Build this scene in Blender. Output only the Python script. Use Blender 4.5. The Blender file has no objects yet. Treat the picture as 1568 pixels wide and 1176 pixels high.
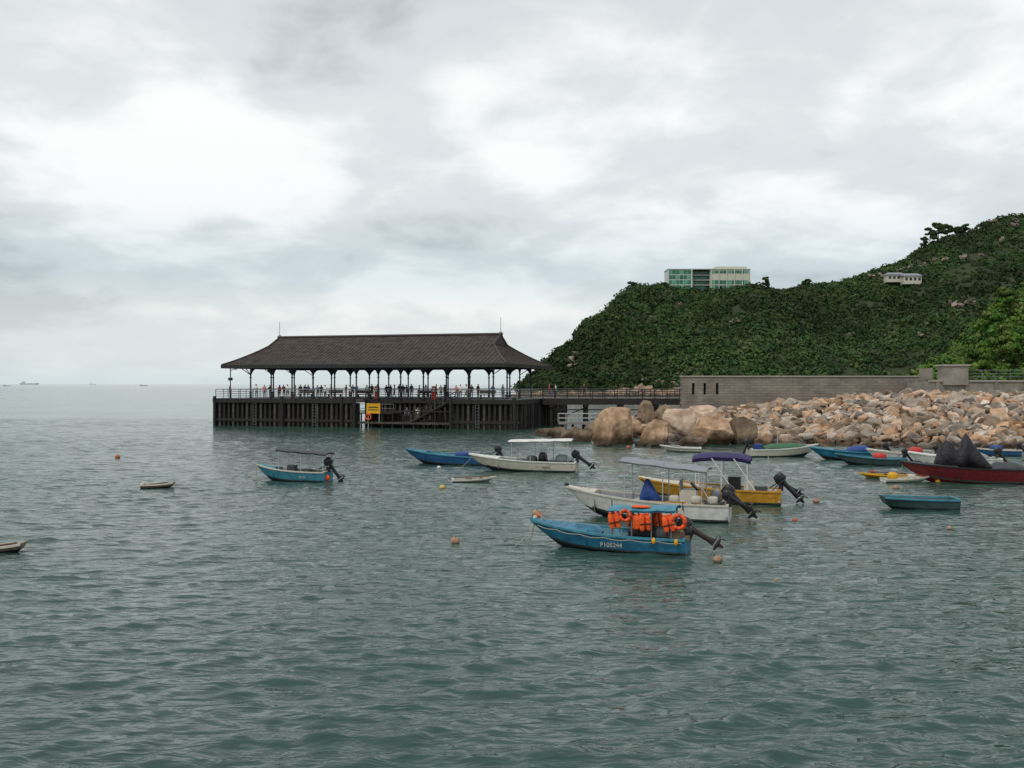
import bpy, bmesh, math, random
import numpy as np
from mathutils import Vector, Matrix, noise
random.seed(7); rng=np.random.default_rng(7)
scene=bpy.context.scene
EYE=5.0; F=1500.0
def gp(px,py):
    d=EYE*F/(py-588.0); return ((px-784)/F*d, d)
# ---------------------------------------------------------------- materials
def mat(name,col,rough=.6,metal=0.0,var=.15,scale=4.0,bump=0.0,bscale=25.0,col2=None,attr=False,spec=.4,wet=None,detail=6):
    m=bpy.data.materials.new(name); m.use_nodes=True; nt=m.node_tree; N=nt.nodes; Lk=nt.links
    b=N['Principled BSDF']; b.inputs['Roughness'].default_value=rough; b.inputs['Metallic'].default_value=metal
    b.inputs['Specular IOR Level'].default_value=spec
    tc=N.new('ShaderNodeTexCoord'); n=N.new('ShaderNodeTexNoise'); n.inputs['Scale'].default_value=scale; n.inputs['Detail'].default_value=detail
    n.inputs['Roughness'].default_value=.65
    Lk.new(tc.outputs['Object'],n.inputs['Vector'])
    r=N.new('ShaderNodeValToRGB'); c1=[c*(1-var) for c in col]; c2=[min(1,c*(1+var)) for c in col] if col2 is None else col2
    r.color_ramp.elements[0].position=.35; r.color_ramp.elements[1].position=.65
    r.color_ramp.elements[0].color=(*c1,1); r.color_ramp.elements[1].color=(*c2,1)
    Lk.new(n.outputs['Fac'],r.inputs['Fac']); out=r.outputs['Color']
    if attr:
        a=N.new('ShaderNodeAttribute'); a.attribute_name='Col'
        mx=N.new('ShaderNodeMix'); mx.data_type='RGBA'; mx.blend_type='MULTIPLY'; mx.inputs[0].default_value=1
        Lk.new(out,mx.inputs[6]); Lk.new(a.outputs['Color'],mx.inputs[7]); out=mx.outputs[2]
    if wet is not None:
        g=N.new('ShaderNodeNewGeometry'); sp=N.new('ShaderNodeSeparateXYZ'); Lk.new(g.outputs['Position'],sp.inputs[0])
        mr=N.new('ShaderNodeMapRange'); mr.inputs['From Min'].default_value=wet*.5; mr.inputs['From Max'].default_value=wet
        mr.inputs['To Min'].default_value=.25; mr.inputs['To Max'].default_value=1
        ad=N.new('ShaderNodeMath'); ad.operation='ADD'; ml=N.new('ShaderNodeMath'); ml.operation='MULTIPLY'; ml.inputs[1].default_value=wet*.35
        Lk.new(n.outputs['Fac'],ml.inputs[0]); Lk.new(sp.outputs['Z'],ad.inputs[0]); Lk.new(ml.outputs[0],ad.inputs[1])
        Lk.new(ad.outputs[0],mr.inputs['Value'])
        mx=N.new('ShaderNodeMix'); mx.data_type='RGBA'; mx.blend_type='MULTIPLY'; mx.inputs[0].default_value=1
        Lk.new(out,mx.inputs[6]); Lk.new(mr.outputs[0],mx.inputs[7]); out=mx.outputs[2]
    Lk.new(out,b.inputs['Base Color'])
    if bump>0:
        n2=N.new('ShaderNodeTexNoise'); n2.inputs['Scale'].default_value=bscale; n2.inputs['Detail'].default_value=8
        Lk.new(tc.outputs['Object'],n2.inputs['Vector'])
        bp=N.new('ShaderNodeBump'); bp.inputs['Strength'].default_value=bump; bp.inputs['Distance'].default_value=.1
        Lk.new(n2.outputs['Fac'],bp.inputs['Height']); Lk.new(bp.outputs[0],b.inputs['Normal'])
    return m
M={}
M['white']=mat('white_paint',(.62,.62,.57),.45,var=.16,scale=3)
M['cream']=mat('cream_paint',(.50,.47,.39),.5,var=.15)
M['blue']=mat('blue_paint',(.022,.15,.25),.5,var=.32,scale=3)
M['blue2']=mat('deep_blue_paint',(.02,.09,.21),.5,var=.28,scale=3)
M['teal']=mat('teal_paint',(.045,.20,.27),.5,var=.28,scale=3)
M['greyteal']=mat('grey_teal_paint',(.045,.08,.085),.5,var=.25)
M['yellow']=mat('ochre_yellow_paint',(.46,.23,.022),.5,var=.28)
M['sign']=mat('yellow_sign_paint',(.62,.33,.01),.5,var=.12)
M['red']=mat('dark_red_paint',(.12,.011,.016),.4,var=.3)
M['redb']=mat('red_paint',(.45,.03,.02),.5,var=.15)
M['black']=mat('black_plastic',(.012,.012,.014),.35,var=.3)
M['tarp']=mat('black_tarpaulin',(.013,.012,.016),.6,var=.4,bump=.5,bscale=6)
M['btarp']=mat('blue_tarpaulin',(.015,.055,.22),.6,var=.3,bump=.5,bscale=6)
M['purple']=mat('navy_canvas',(.03,.02,.09),.7,var=.2)
M['grey']=mat('grey_canvas',(.22,.24,.26),.7,var=.15)
M['dgrey']=mat('dark_grey_canvas',(.05,.055,.062),.7,var=.2)
M['orange']=mat('orange_fabric',(.80,.10,.012),.6,var=.2,scale=8,bump=.5,bscale=12)
M['wood']=mat('weathered_wood',(.15,.10,.065),.8,var=.3,scale=6)
M['brown']=mat('brown_metal',(.035,.024,.02),.5,var=.3)
M['steel']=mat('galvanised_steel',(.42,.43,.43),.4,metal=.4,var=.1)
M['railg']=mat('railing_grey',(.13,.14,.14),.5,var=.1)
M['rope']=mat('rope_fibre',(.35,.32,.26),.9,var=.1)
M['green']=mat('green_canvas',(.04,.12,.06),.7,var=.2)
M['grime']=mat('hull_antifoul',(.03,.045,.045),.7,var=.4,scale=5)
M['skin']=mat('skin',(.42,.25,.17),.6,var=.05)
M['hair']=mat('hair',(.012,.01,.009),.6,var=.2)
M['pierdark']=mat('pier_dark_timber',(.018,.016,.015),.75,var=.4,scale=3)
M['piermid']=mat('pier_fender_timber',(.062,.052,.045),.8,var=.45,scale=2)
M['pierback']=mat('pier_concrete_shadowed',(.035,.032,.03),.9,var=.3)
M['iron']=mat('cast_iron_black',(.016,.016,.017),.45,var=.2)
M['deckc']=mat('pier_deck_concrete',(.22,.21,.2),.85,var=.15)
# ---------------------------------------------------------------- mesh builder
class MB:
    def __init__(s): s.v=[];s.f=[];s.mi=[];s.mats=[]; s.sm=[]
    def m(s,mt):
        if isinstance(mt,str): mt=M[mt]
        if mt not in s.mats: s.mats.append(mt)
        return s.mats.index(mt)
    def add(s,vs,fs,mt,smooth=False):
        o=len(s.v); k=s.m(mt); s.v+= [tuple(p) for p in vs]
        for f in fs: s.f.append(tuple(i+o for i in f)); s.mi.append(k); s.sm.append(smooth)
    def box(s,c,d,mt,R=None):
        vs=[Vector((x*d[0]/2,y*d[1]/2,z*d[2]/2)) for x in(-1,1) for y in(-1,1) for z in(-1,1)]
        if R is not None: vs=[R@v for v in vs]
        vs=[v+Vector(c) for v in vs]
        s.add(vs,[(0,1,3,2),(4,6,7,5),(0,4,5,1),(2,3,7,6),(0,2,6,4),(1,5,7,3)],mt)
    def tube(s,a,b,r0,mt,r1=None,n=8):
        a=Vector(a);b=Vector(b); r1=r0 if r1 is None else r1
        d=(b-a).normalized(); u=d.orthogonal().normalized(); w=d.cross(u)
        vs=[]
        for p,r in((a,r0),(b,r1)):
            for i in range(n):
                t=2*math.pi*i/n; vs.append(p+(u*math.cos(t)+w*math.sin(t))*r)
        fs=[(i,(i+1)%n,n+(i+1)%n,n+i) for i in range(n)]
        s.add(vs,fs,mt,True); s.add(vs,[tuple(range(n))[::-1],tuple(range(n,2*n))],mt)
    def path(s,pts,r,mt,n=6):
        for a,b in zip(pts[:-1],pts[1:]): s.tube(a,b,r,mt,n=n)
    def loft(s,rings,mt,cap=True,smooth=True):
        n=len(rings[0]); vs=[p for r in rings for p in r]; fs=[]
        for j in range(len(rings)-1):
            for i in range(n): fs.append((j*n+i,j*n+(i+1)%n,(j+1)*n+(i+1)%n,(j+1)*n+i))
        s.add(vs,fs,mt,smooth)
        if cap: s.add(list(rings[0])+list(rings[-1]),[tuple(range(n))[::-1],tuple(range(n,2*n))],mt)
    def sup(s,c,r,e,mt,R=None,nu=16,nv=10,taper=0):
        sg=lambda x,p: math.copysign(abs(x)**p,x); rings=[]
        for j in range(nv+1):
            v=-math.pi/2+math.pi*j/nv; v=max(-1.55,min(1.55,v)); ring=[]
            for i in range(nu):
                u=2*math.pi*i/nu
                tz=sg(math.sin(v),e); k=1-taper*tz
                p=Vector((r[0]*k*sg(math.cos(v),e)*sg(math.cos(u),e),r[1]*k*sg(math.cos(v),e)*sg(math.sin(u),e),r[2]*tz))
                if R is not None:p=R@p
                ring.append(p+Vector(c))
            rings.append(ring)
        s.loft(rings,mt)
    def obj(s,name,loc=(0,0,0),yaw=0,parent=None,coll=None):
        me=bpy.data.meshes.new(name); me.from_pydata(s.v,[],s.f)
        for mt in s.mats: me.materials.append(mt)
        me.polygons.foreach_set('material_index',s.mi); me.polygons.foreach_set('use_smooth',s.sm)
        me.update(); o=bpy.data.objects.new(name,me); scene.collection.objects.link(o)
        o.location=loc; o.rotation_euler=(0,0,yaw)
        if parent: o.parent=parent
        return o
def fast(name,V,Fa,mats,col=None,smooth=False):
    V=np.asarray(V,dtype=np.float32); Fa=np.asarray(Fa,dtype=np.int32)
    me=bpy.data.meshes.new(name); k=Fa.shape[1]
    me.vertices.add(len(V)); me.vertices.foreach_set('co',V.ravel())
    me.loops.add(Fa.size); me.loops.foreach_set('vertex_index',Fa.ravel())
    me.polygons.add(len(Fa)); me.polygons.foreach_set('loop_start',np.arange(0,Fa.size,k,dtype=np.int32))
    me.polygons.foreach_set('loop_total',np.full(len(Fa),k,dtype=np.int32))
    me.polygons.foreach_set('use_smooth',np.full(len(Fa),smooth))
    me.update(calc_edges=True)
    if col is not None:
        a=me.color_attributes.new('Col','FLOAT_COLOR','POINT'); c=np.ones((len(V),4),dtype=np.float32); c[:,:3]=col
        a.data.foreach_set('color',c.ravel())
    for m_ in mats: me.materials.append(m_)
    o=bpy.data.objects.new(name,me); scene.collection.objects.link(o); return o
def empty(name,loc=(0,0,0),yaw=0):
    e=bpy.data.objects.new(name,None); scene.collection.objects.link(e); e.location=loc; e.rotation_euler=(0,0,yaw); return e
# ---------------------------------------------------------------- sea
def sea():
    Y0=-8.0
    r=[10.0]
    while r[-1]<150: r.append(r[-1]*1.0024)
    while r[-1]<30000: r.append(r[-1]*1.06)
    r=np.array(r); t=np.linspace(-1.0,1.0,760)
    RR,TT=np.meshgrid(r,t,indexing='ij'); X=RR*TT; Y=Y0+RR
    Z=np.zeros_like(X); g=np.random.default_rng(3)
    cell=RR*0.0025
    for i in range(66):
        lam=0.22*(1.9/0.22)**(g.random()**1.1)
        th=math.radians(-72)+g.normal()*0.45
        k=2*math.pi/lam; A=0.0048*lam**0.92*(1 if lam<.8 else (.8/lam)**.9)
        fade=np.clip((lam/(cell+1e-6)-2.2)/3,0,1)
        Z+=A*fade*np.sin(k*(X*math.cos(th)+Y*math.sin(th))+g.random()*6.28+.7*np.sin(X*.45+i)+.7*np.sin(Y*.38+2*i))
    Z=Z+ 7.0*Z*Z
    patch=0.95+0.3*np.sin(X*.07+1.3*np.sin(Y*.045))*np.sin(Y*.11+1.1*np.sin(X*.05+2))
    Z*=patch
    Z[RR>150]=0
    n0,n1=X.shape; V=np.stack([X,Y,Z],-1).reshape(-1,3)
    idx=np.arange(n0*n1).reshape(n0,n1)
    Fa=np.stack([idx[:-1,:-1],idx[:-1,1:],idx[1:,1:],idx[1:,:-1]],-1).reshape(-1,4)
    m=bpy.data.materials.new('sea_water'); m.use_nodes=True; nt=m.node_tree;N=nt.nodes;L=nt.links
    b=N['Principled BSDF']; b.inputs['Roughness'].default_value=.07; b.inputs['IOR'].default_value=1.333
    b.inputs['Specular IOR Level'].default_value=.5
    tc=N.new('ShaderNodeTexCoord')
    mp=N.new('ShaderNodeMapping'); mp.inputs['Scale'].default_value=(.55,1.5,1); mp.inputs['Rotation'].default_value=(0,0,math.radians(-16)); L.new(tc.outputs['Object'],mp.inputs[0])
    n1_=N.new('ShaderNodeTexNoise'); n1_.inputs['Scale'].default_value=2.3; n1_.inputs['Detail'].default_value=3; n1_.inputs['Distortion'].default_value=.5; L.new(mp.outputs[0],n1_.inputs['Vector'])
    n3_=N.new('ShaderNodeTexNoise'); n3_.inputs['Scale'].default_value=.8; n3_.inputs['Detail'].default_value=2; n3_.inputs['Distortion'].default_value=.8; L.new(mp.outputs[0],n3_.inputs['Vector'])
    ma=N.new('ShaderNodeMath'); ma.operation='MULTIPLY_ADD'; ma.inputs[1].default_value=1.5; L.new(n3_.outputs['Fac'],ma.inputs[0]); L.new(n1_.outputs['Fac'],ma.inputs[2])
    n2_=N.new('ShaderNodeTexNoise'); n2_.inputs['Scale'].default_value=.05; n2_.inputs['Detail'].default_value=3; L.new(tc.outputs['Object'],n2_.inputs['Vector'])
    mr=N.new('ShaderNodeMapRange'); mr.inputs['From Min'].default_value=.35; mr.inputs['From Max'].default_value=.65; mr.inputs['To Min'].default_value=.6; mr.inputs['To Max'].default_value=1.0; L.new(n2_.outputs['Fac'],mr.inputs['Value'])
    bp=N.new('ShaderNodeBump'); bp.inputs['Distance'].default_value=.12; L.new(mr.outputs[0],bp.inputs['Strength']); L.new(ma.outputs[0],bp.inputs['Height']); L.new(bp.outputs[0],b.inputs['Normal'])
    r=N.new('ShaderNodeValToRGB'); r.color_ramp.elements[0].color=(.022,.056,.046,1); r.color_ramp.elements[1].color=(.034,.075,.060,1)
    r.color_ramp.elements[0].position=.35; r.color_ramp.elements[1].position=.65
    L.new(n2_.outputs['Fac'],r.inputs['Fac']); L.new(r.outputs['Color'],b.inputs['Base Color'])
    fast('sea',V,Fa,[m],smooth=True)
sea()
# ---------------------------------------------------------------- foliage
M['leaf']=mat('foliage_leaves',(1,1,1),.75,var=.0,col2=(1,1,1),attr=True,spec=.12)
def cards(C,R,n,size,pal,seed=1,flat=.8,up=.25,patch=0,jit=.5):
    g=np.random.default_rng(seed); C=np.asarray(C,float); R=np.asarray(R,float); K=len(C)
    d=g.normal(size=(K,n,3)); d[...,2]=np.abs(d[...,2])*1.0-up; d/=np.linalg.norm(d,axis=-1,keepdims=True)
    lump=1+.22*np.sin(d[...,0]*5+g.random((K,1))*6)*np.cos(d[...,1]*4+g.random((K,1))*6)
    rad=R[:,None]*(.72+.33*g.random((K,n)))*lump
    P=C[:,None,:]+d*rad[...,None]*np.array([1,1,flat])
    nrm=d+g.normal(size=(K,n,3))*.45; nrm/=np.linalg.norm(nrm,axis=-1,keepdims=True)
    h=g.normal(size=(K,n,3)); u=np.cross(nrm,h); u/=np.linalg.norm(u,axis=-1,keepdims=True); w=np.cross(nrm,u)
    sz=size*(.6+.8*g.random((K,n,1)))*(R[:,None,None]/R.mean())**.4
    V=np.stack([P+u*sz,P+w*sz*.6,P-u*sz,P-w*sz*.6],2).reshape(-1,3)
    pal=np.array(pal); ci=g.integers(0,len(pal),K); cj=g.integers(0,len(pal),K); a=g.random((K,1))
    cc=pal[ci]*a+pal[cj]*(1-a)
    if patch:
        q=np.array([noise.noise(Vector((c[0]*.018,c[1]*.02,2)))+.5*noise.noise(Vector((c[0]*.06,c[1]*.06,8))) for c in C])
        cc=cc*(1+.75*np.clip(q,-.5,.6))[:,None]
    cc=cc[:,None,:]*(1-jit/2+jit*g.random((K,n,1)))
    col=np.repeat(cc.reshape(-1,3),4,0)
    Fa=np.arange(len(V)).reshape(-1,4)
    return V,Fa,col
PAL=[(.024,.050,.014),(.030,.062,.018),(.038,.074,.020),(.046,.080,.025),(.024,.050,.020),(.056,.074,.030)]
PALN=[(.04,.10,.016),(.07,.15,.024),(.10,.17,.03),(.035,.08,.018),(.12,.15,.04)]
# ---------------------------------------------------------------- hills
prof=[(740,640),(775,612),(790,603),(815,580),(832,560),(860,538),(880,524),(893,503),(905,492),(930,481),(945,462),(960,448),(985,440),(1010,443),(1050,450),(1110,448),(1150,442),(1200,449),(1240,439),(1290,436),(1325,424),(1345,415),(1380,405),(1405,388),(1430,378),(1455,366),(1490,357),(1520,341),(1545,335),(1600,331),(1700,318),(1900,330),(2200,380)]
zrp=[(740,420),(790,430),(900,470),(1000,500),(1200,520),(1400,560),(1568,600),(2200,640)]
def itp(T,x): return float(np.interp(x,[a for a,_ in T],[b for _,b in T]))
def hill_z(px,s):
    Zs=400.0; Zr=itp(zrp,px); Y=Zs+(Zr-Zs)*s
    zr=EYE+(588-itp(prof,px))/F*Zr
    X=(px-784)/F*Y
    nz=noise.noise(Vector((X*.022,Y*.022,1)))*8+noise.noise(Vector((X*.08,Y*.08,4)))*2.5
    if s<=1:
        sh=(1-(1-s)**1.35); z=-1.5+(zr+1.5)*sh+nz*math.sin(math.pi*s)*min(1,zr/30)
    else: z=zr-(s-1)*zr*1.1
    return X,Y,z
M['hill']=mat('hill_ground',(.022,.036,.013),.95,var=.3,scale=.15,col2=(.04,.055,.022))
pxs=np.arange(740,2201,8.0); ss=np.linspace(0,1.7,46); HV=[]
for p in pxs:
    for s in ss: HV.append(hill_z(p,s))
n1,n2=len(pxs),len(ss); idx=np.arange(n1*n2).reshape(n1,n2)
fast('hill',HV,np.stack([idx[:-1,:-1],idx[1:,:-1],idx[1:,1:],idx[:-1,1:]],-1).reshape(-1,4),[M['hill']],smooth=True)
g=np.random.default_rng(11); C=[];R=[]
while len(C)<6400:
    p=800+g.random()*950; s=g.random()*1.06
    X,Y,z=hill_z(p,s)
    if z<3.2: continue
    if noise.noise(Vector((X*.045+9,Y*.045,3)))>.45 and g.random()<.5: continue
    r=1.1+3.0*g.random()**2.2
    if g.random()<.05: r*=1.35
    C.append((X,Y,z-r*.15)); R.append(r)
for p in np.arange(806,1740,6):
    X,Y,z=hill_z(p,1.0); r=1.3+2.4*g.random()**1.5; C.append((X,Y,z+g.random()*1.4-.5)); R.append(r)
V,Fa,col=cards(C,R,80,.66,PAL,5,patch=1,jit=.36)
fast('hill_foliage',V,Fa,[M['leaf']],col)
def hill_at(px,py):
    best=None
    for s in np.linspace(0,1,200):
        X,Y,z=hill_z(px,s); yy=588-(z-EYE)/Y*F
        if best is None or abs(yy-py)<best[0]: best=(abs(yy-py),X,Y,z,s)
    return best[1:]
# ---------------------------------------------------------------- rocks
def rock_protos(n,pts,flat,bev,seed):
    g=np.random.default_rng(seed); out=[]
    for _ in range(n):
        bm=bmesh.new()
        for i in range(pts):
            d=g.normal(size=3); d/=np.linalg.norm(d); d*=np.array([1,.8,flat])*(.8+.3*g.random())
            bm.verts.new(d)
        res=bmesh.ops.convex_hull(bm,input=bm.verts)
        dl=[e for e in res['geom_interior'] if isinstance(e,bmesh.types.BMVert)]
        if dl: bmesh.ops.delete(bm,geom=dl,context='VERTS')
        lo=[v for v in bm.verts if not v.link_faces]
        if lo: bmesh.ops.delete(bm,geom=lo,context='VERTS')
        bmesh.ops.dissolve_limit(bm,angle_limit=.25,verts=bm.verts,edges=bm.edges)
        bmesh.ops.bevel(bm,geom=list(bm.edges),offset=bev,segments=1,affect='EDGES')
        bmesh.ops.triangulate(bm,faces=bm.faces)
        bm.verts.ensure_lookup_table(); bm.verts.index_update()
        out.append((np.array([v.co[:] for v in bm.verts]),np.array([[v.index for v in f.verts] for f in bm.faces])))
        bm.free()
    return out
def rotm(g):
    a,b,c=g.random(3)*6.28; b=(b-3.14)*.25; c=(c-3.14)*.25
    return np.array(Matrix.Rotation(a,3,'Z')@Matrix.Rotation(b,3,'X')@Matrix.Rotation(c,3,'Y'))
def scatter(name,items,protos,mt,pal,seed):
    g=np.random.default_rng(seed); VV=[];FF=[];CC=[];o=0; pal=np.array(pal)
    for (x,y,z,r) in items:
        v,f=protos[g.integers(len(protos))]; v=v@rotm(g).T*r+np.array([x,y,z])
        c=pal[g.integers(len(pal))]*(.65+.5*g.random())
        VV.append(v);FF.append(f+o);CC.append(np.tile(c,(len(v),1))); o+=len(v)
    return fast(name,np.vstack(VV),np.vstack(FF),[mt],np.vstack(CC))
M['rock']=mat('riprap_granite',(.8,.8,.8),.85,var=.3,scale=1.6,bump=.7,bscale=5,attr=True,wet=.8,spec=.2)
M['rockfar']=mat('shore_granite',(.8,.8,.8),.9,var=.3,scale=.4,bump=.3,bscale=1,attr=True,wet=1.2,spec=.2)
RP=[(.56,.38,.25),(.64,.48,.35),(.50,.30,.18),(.34,.25,.18),(.55,.44,.35),(.66,.42,.26),(.24,.21,.18),(.66,.57,.47),(.40,.35,.30),(.44,.37,.30),(.30,.22,.15)]
protos=rock_protos(34,13,.6,.04,2)
topz=[(8,.3),(14,.6),(18,1.1),(26,2.0),(37,3.0),(44,3.5),(90,3.7)]
frontY=[(6,90),(10,88),(16,84),(22,80),(30,76),(38,73),(60,70),(90,68)]
def slope(X,s):
    Yf=itp(frontY,X); Y=Yf+(109-Yf)*s; top=itp(topz,X)
    k=min(1,s*1.25); return Y,-.5+(top+.5)*k
V=[];
xs=np.arange(8,120,2.0); ssn=np.linspace(-.15,1,14)
for x in xs:
    for s in ssn:
        y,z=slope(min(x,90),max(s,0)); 
        if s<0: y+= s*20; z-=1
        V.append((x,y,z-.25))
    V.append((x,150,itp(topz,min(x,90))-.25+ (0 if x>44 else -2)))
n1,n2=len(xs),len(ssn)+1; idx=np.arange(n1*n2).reshape(n1,n2)
M['earth']=mat('shore_earth',(.10,.075,.055),.95,var=.3,scale=.5,col2=(.13,.10,.07))
fast('shore_ground',V,np.stack([idx[:-1,:-1],idx[1:,:-1],idx[1:,1:],idx[:-1,1:]],-1).reshape(-1,4),[M['earth']])
g=np.random.default_rng(21); items=[]
for i in range(4900):
    X=12+g.random()*60; s=g.random()**.9*1.0
    Y,z=slope(X,s)
    r=.34+.75*g.random()**2.0
    if g.random()<.06: r*=1.45
    items.append((X,Y,z+.05+g.random()*.35,r))
scatter('riprap_rocks',items,protos,M['rock'],RP,4)
it=[]
for i in range(520):
    p=778+g.random()*420; s=g.random()*.045*(1+.8*noise.noise(Vector((p*.03,0,0))))
    X,Y,z=hill_z(p,s); it.append((X,Y-1,z+.6,1.2+1.8*g.random()))
for i in range(60):
    p=782+g.random()*60; s=g.random()*.16
    X,Y,z=hill_z(p,s); it.append((X,Y-1,z+.4,1.2+1.8*g.random()))
scatter('shoreline_rocks',it,protos,M['rockfar'],[(.44,.29,.20),(.52,.36,.26),(.36,.24,.16),(.3,.25,.2)],6)
it=[]
for (px,py,w) in [(878,556,11),(875,566,8),(880,545,6),(1468,474,17),(1480,469,11),(1455,470,8),(1388,412,7),(1425,404,10),(1445,402,9),(1465,399,11),(1500,396,8),(1330,428,7),(1345,426,7),(1410,411,8),(1485,352,8),(1515,345,9),(1550,342,8),(1124,496,6),(1118,498,5),(1040,470,4),(1300,516,5),(1550,350,9),(1440,368,8),(1405,518,7),(1412,500,5),(1010,590,8),(1030,594,8),(985,586,6),(1040,580,5),(1530,372,8),(1375,418,7)]:
    X,Y,z,s=hill_at(px,py)
    for k in range(4):
        it.append((X+(g.random()-.5)*w*.5,Y-3.2,z+1.6+(g.random()-.5)*1.5,w/F*Y*(.3+.3*g.random())))
scatter('hill_boulders',it,protos,M['rockfar'],[(.32,.25,.20),(.38,.30,.24),(.26,.21,.17)],8)
M['boulder']=mat('boulder_granite',(.30,.18,.10),.85,var=.3,scale=.8,bump=.9,bscale=3,col2=(.56,.38,.25),wet=1.15,spec=.2)
M['boulderp']=mat('boulder_pale_granite',(.44,.30,.21),.85,var=.3,scale=.8,bump=.9,bscale=3,col2=(.68,.52,.40),wet=1.15,spec=.2)
M['boulderg']=mat('boulder_brown_granite',(.14,.10,.07),.85,var=.3,scale=.8,bump=.9,bscale=3,col2=(.30,.22,.15),wet=1.1,spec=.2)
def boulder(px,py,wpx,hpx,mt='boulder',seed=0,dep=.8,dz=0):
    X,Y=gp(px,py); w=wpx/F*Y; h=hpx/F*Y
    bm=bmesh.new(); bmesh.ops.create_icosphere(bm,subdivisions=5,radius=1)
    rr=random.Random(seed)
    planes=[(Vector((rr.gauss(0,1),rr.gauss(-.3,1),rr.gauss(.35,.6))).normalized(),.50+.3*rr.random()) for _ in range(14)]
    for v in bm.verts:
        p=v.co.copy()
        for n,d in planes:
            k=p.dot(n)-d
            if k>0: p-=n*k*.97
        q=v.co*1.0+Vector((seed*3.1,0,0))
        p*=1+.10*noise.noise(q*1.7)+.05*noise.noise(q*5)+.02*noise.noise(q*12)
        v.co=Vector((p.x*w*.62,p.y*w*.55*dep,p.z*h*.84))
    me=bpy.data.meshes.new('shore_boulder'); bm.to_mesh(me); bm.free(); me.materials.append(M[mt])
    me.polygons.foreach_set('use_smooth',[True]*len(me.polygons))
    o=bpy.data.objects.new('shore_boulder',me); scene.collection.objects.link(o)
    o.location=(X,Y+w*.4,h*.34+dz); o.rotation_euler=(0,0,rr.random()*.4)
for i,a in enumerate([(948,681,76,50),(1008,682,52,38),(1044,673,70,38,'boulderp',3,.8,.6),(990,664,32,40,'boulderg',9,.8,1.1),(888,677,50,22,'boulderg'),(860,672,36,18,'boulderg'),(833,668,30,12,'boulderg'),
    (1098,682,72,38),(1140,681,42,44,'boulderg'),(1066,684,50,16,'boulderg'),(968,670,50,36),(913,670,44,26,'boulderg'),(1118,672,46,36,'boulderp'),(1175,684,34,20),(1205,684,30,16,'boulderp'),(1012,685,34,10,'boulderg'),(1160,690,26,10,'boulderg'),(1085,664,58,32,'boulderp',5,.8,.8),(1020,662,50,28,'boulderg',6,.8,.8),(845,676,16,6,'boulderg'),(925,684,22,8,'boulderg'),(982,684,24,8,'boulderg'),(1190,692,20,7,'boulderg')]):
    a=list(a)+([] if len(a)>4 else ['boulder']); 
    if len(a)<6: a=a+[i+10]
    boulder(*a)
# ---------------------------------------------------------------- walls
def brickmat(name,c1,c2,mortar,sx,w,h):
    m=bpy.data.materials.new(name); m.use_nodes=True; nt=m.node_tree;N=nt.nodes;L=nt.links; b=N['Principled BSDF']; b.inputs['Roughness'].default_value=.85
    tc=N.new('ShaderNodeTexCoord'); mp=N.new('ShaderNodeMapping'); mp.inputs['Rotation'].default_value=(math.radians(90),0,0); L.new(tc.outputs['Object'],mp.inputs[0])
    br=N.new('ShaderNodeTexBrick'); br.inputs['Color1'].default_value=(*c1,1); br.inputs['Color2'].default_value=(*c2,1); br.inputs['Mortar'].default_value=(*mortar,1)
    br.inputs['Scale'].default_value=sx; br.inputs['Brick Width'].default_value=w; br.inputs['Row Height'].default_value=h; br.inputs['Mortar Size'].default_value=.02
    L.new(mp.outputs[0],br.inputs['Vector'])
    n=N.new('ShaderNodeTexNoise'); n.inputs['Scale'].default_value=.6; n.inputs['Detail'].default_value=8; L.new(tc.outputs['Object'],n.inputs['Vector'])
    r=N.new('ShaderNodeValToRGB'); r.color_ramp.elements[0].color=(.65,.65,.65,1); r.color_ramp.elements[1].color=(1.1,1.1,1.1,1); r.color_ramp.elements[0].position=.3;r.color_ramp.elements[1].position=.7
    L.new(n.outputs['Fac'],r.inputs['Fac'])
    mx=N.new('ShaderNodeMix'); mx.data_type='RGBA'; mx.blend_type='MULTIPLY'; mx.inputs[0].default_value=1
    L.new(br.outputs['Color'],mx.inputs[6]); L.new(r.outputs['Color'],mx.inputs[7]); L.new(mx.outputs[2],b.inputs['Base Color'])
    return m
M['wallb']=brickmat('stone_block_wall',(.27,.235,.195),(.21,.18,.15),(.11,.095,.08),1.0,1.2,.3)
M['wallc']=mat('weathered_concrete',(.23,.21,.18),.9,var=.3,scale=.7,bump=.2)
M['slot']=mat('slot_shadow',(.02,.02,.02),.9)
M['coping']=mat('coping_stone',(.33,.30,.26),.8,var=.1)
mb=MB()
Yw=111.5; X0=19.2; X1=47.0
slots=[20.4,21.7,23.1]; xcur=X0
for sx in slots:
    mb.box(((xcur+sx)/2,Yw,2.9),(sx-xcur,1,5.8),'wallb')
    mb.box((sx+.15,Yw,1.9),(.3,1,3.8),'wallb'); mb.box((sx+.15,Yw,5.45),(.3,1,.7),'wallb'); mb.box((sx+.15,Yw+.3,4.45),(.3,.3,1.3),'slot')
    xcur=sx+.3
mb.box(((xcur+X1)/2,Yw,2.9),(X1-xcur,1,5.8),'wallb')
mb.box(((X0+X1)/2,Yw-.03,5.87),(X1-X0+.1,1.2,.14),'coping')
mb.obj('breakwater_wall')
mb=MB()
Yq=104.0
mb.box((70,Yq,3.2),(51,.8,4.1),'wallc'); mb.box((70,Yq,5.33),(51.2,1.1,.16),'coping')
mb.box((44.9,107.5,3.2),(.7,7.5,4.1),'wallc')
for i in range(17):
    mb.box((45+i*3.1,Yq-.45,3.2),(.35,.16,4.0),'wallc')
mb.box((46.8,Yq,5.9),(2.6,1.5,2.0),'wallc'); mb.box((46.8,Yq,6.98),(2.9,1.8,.16),'coping')
mb.box((45.2,Yq+3,6.1),(1.0,1,1.2),'wallc')
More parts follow.
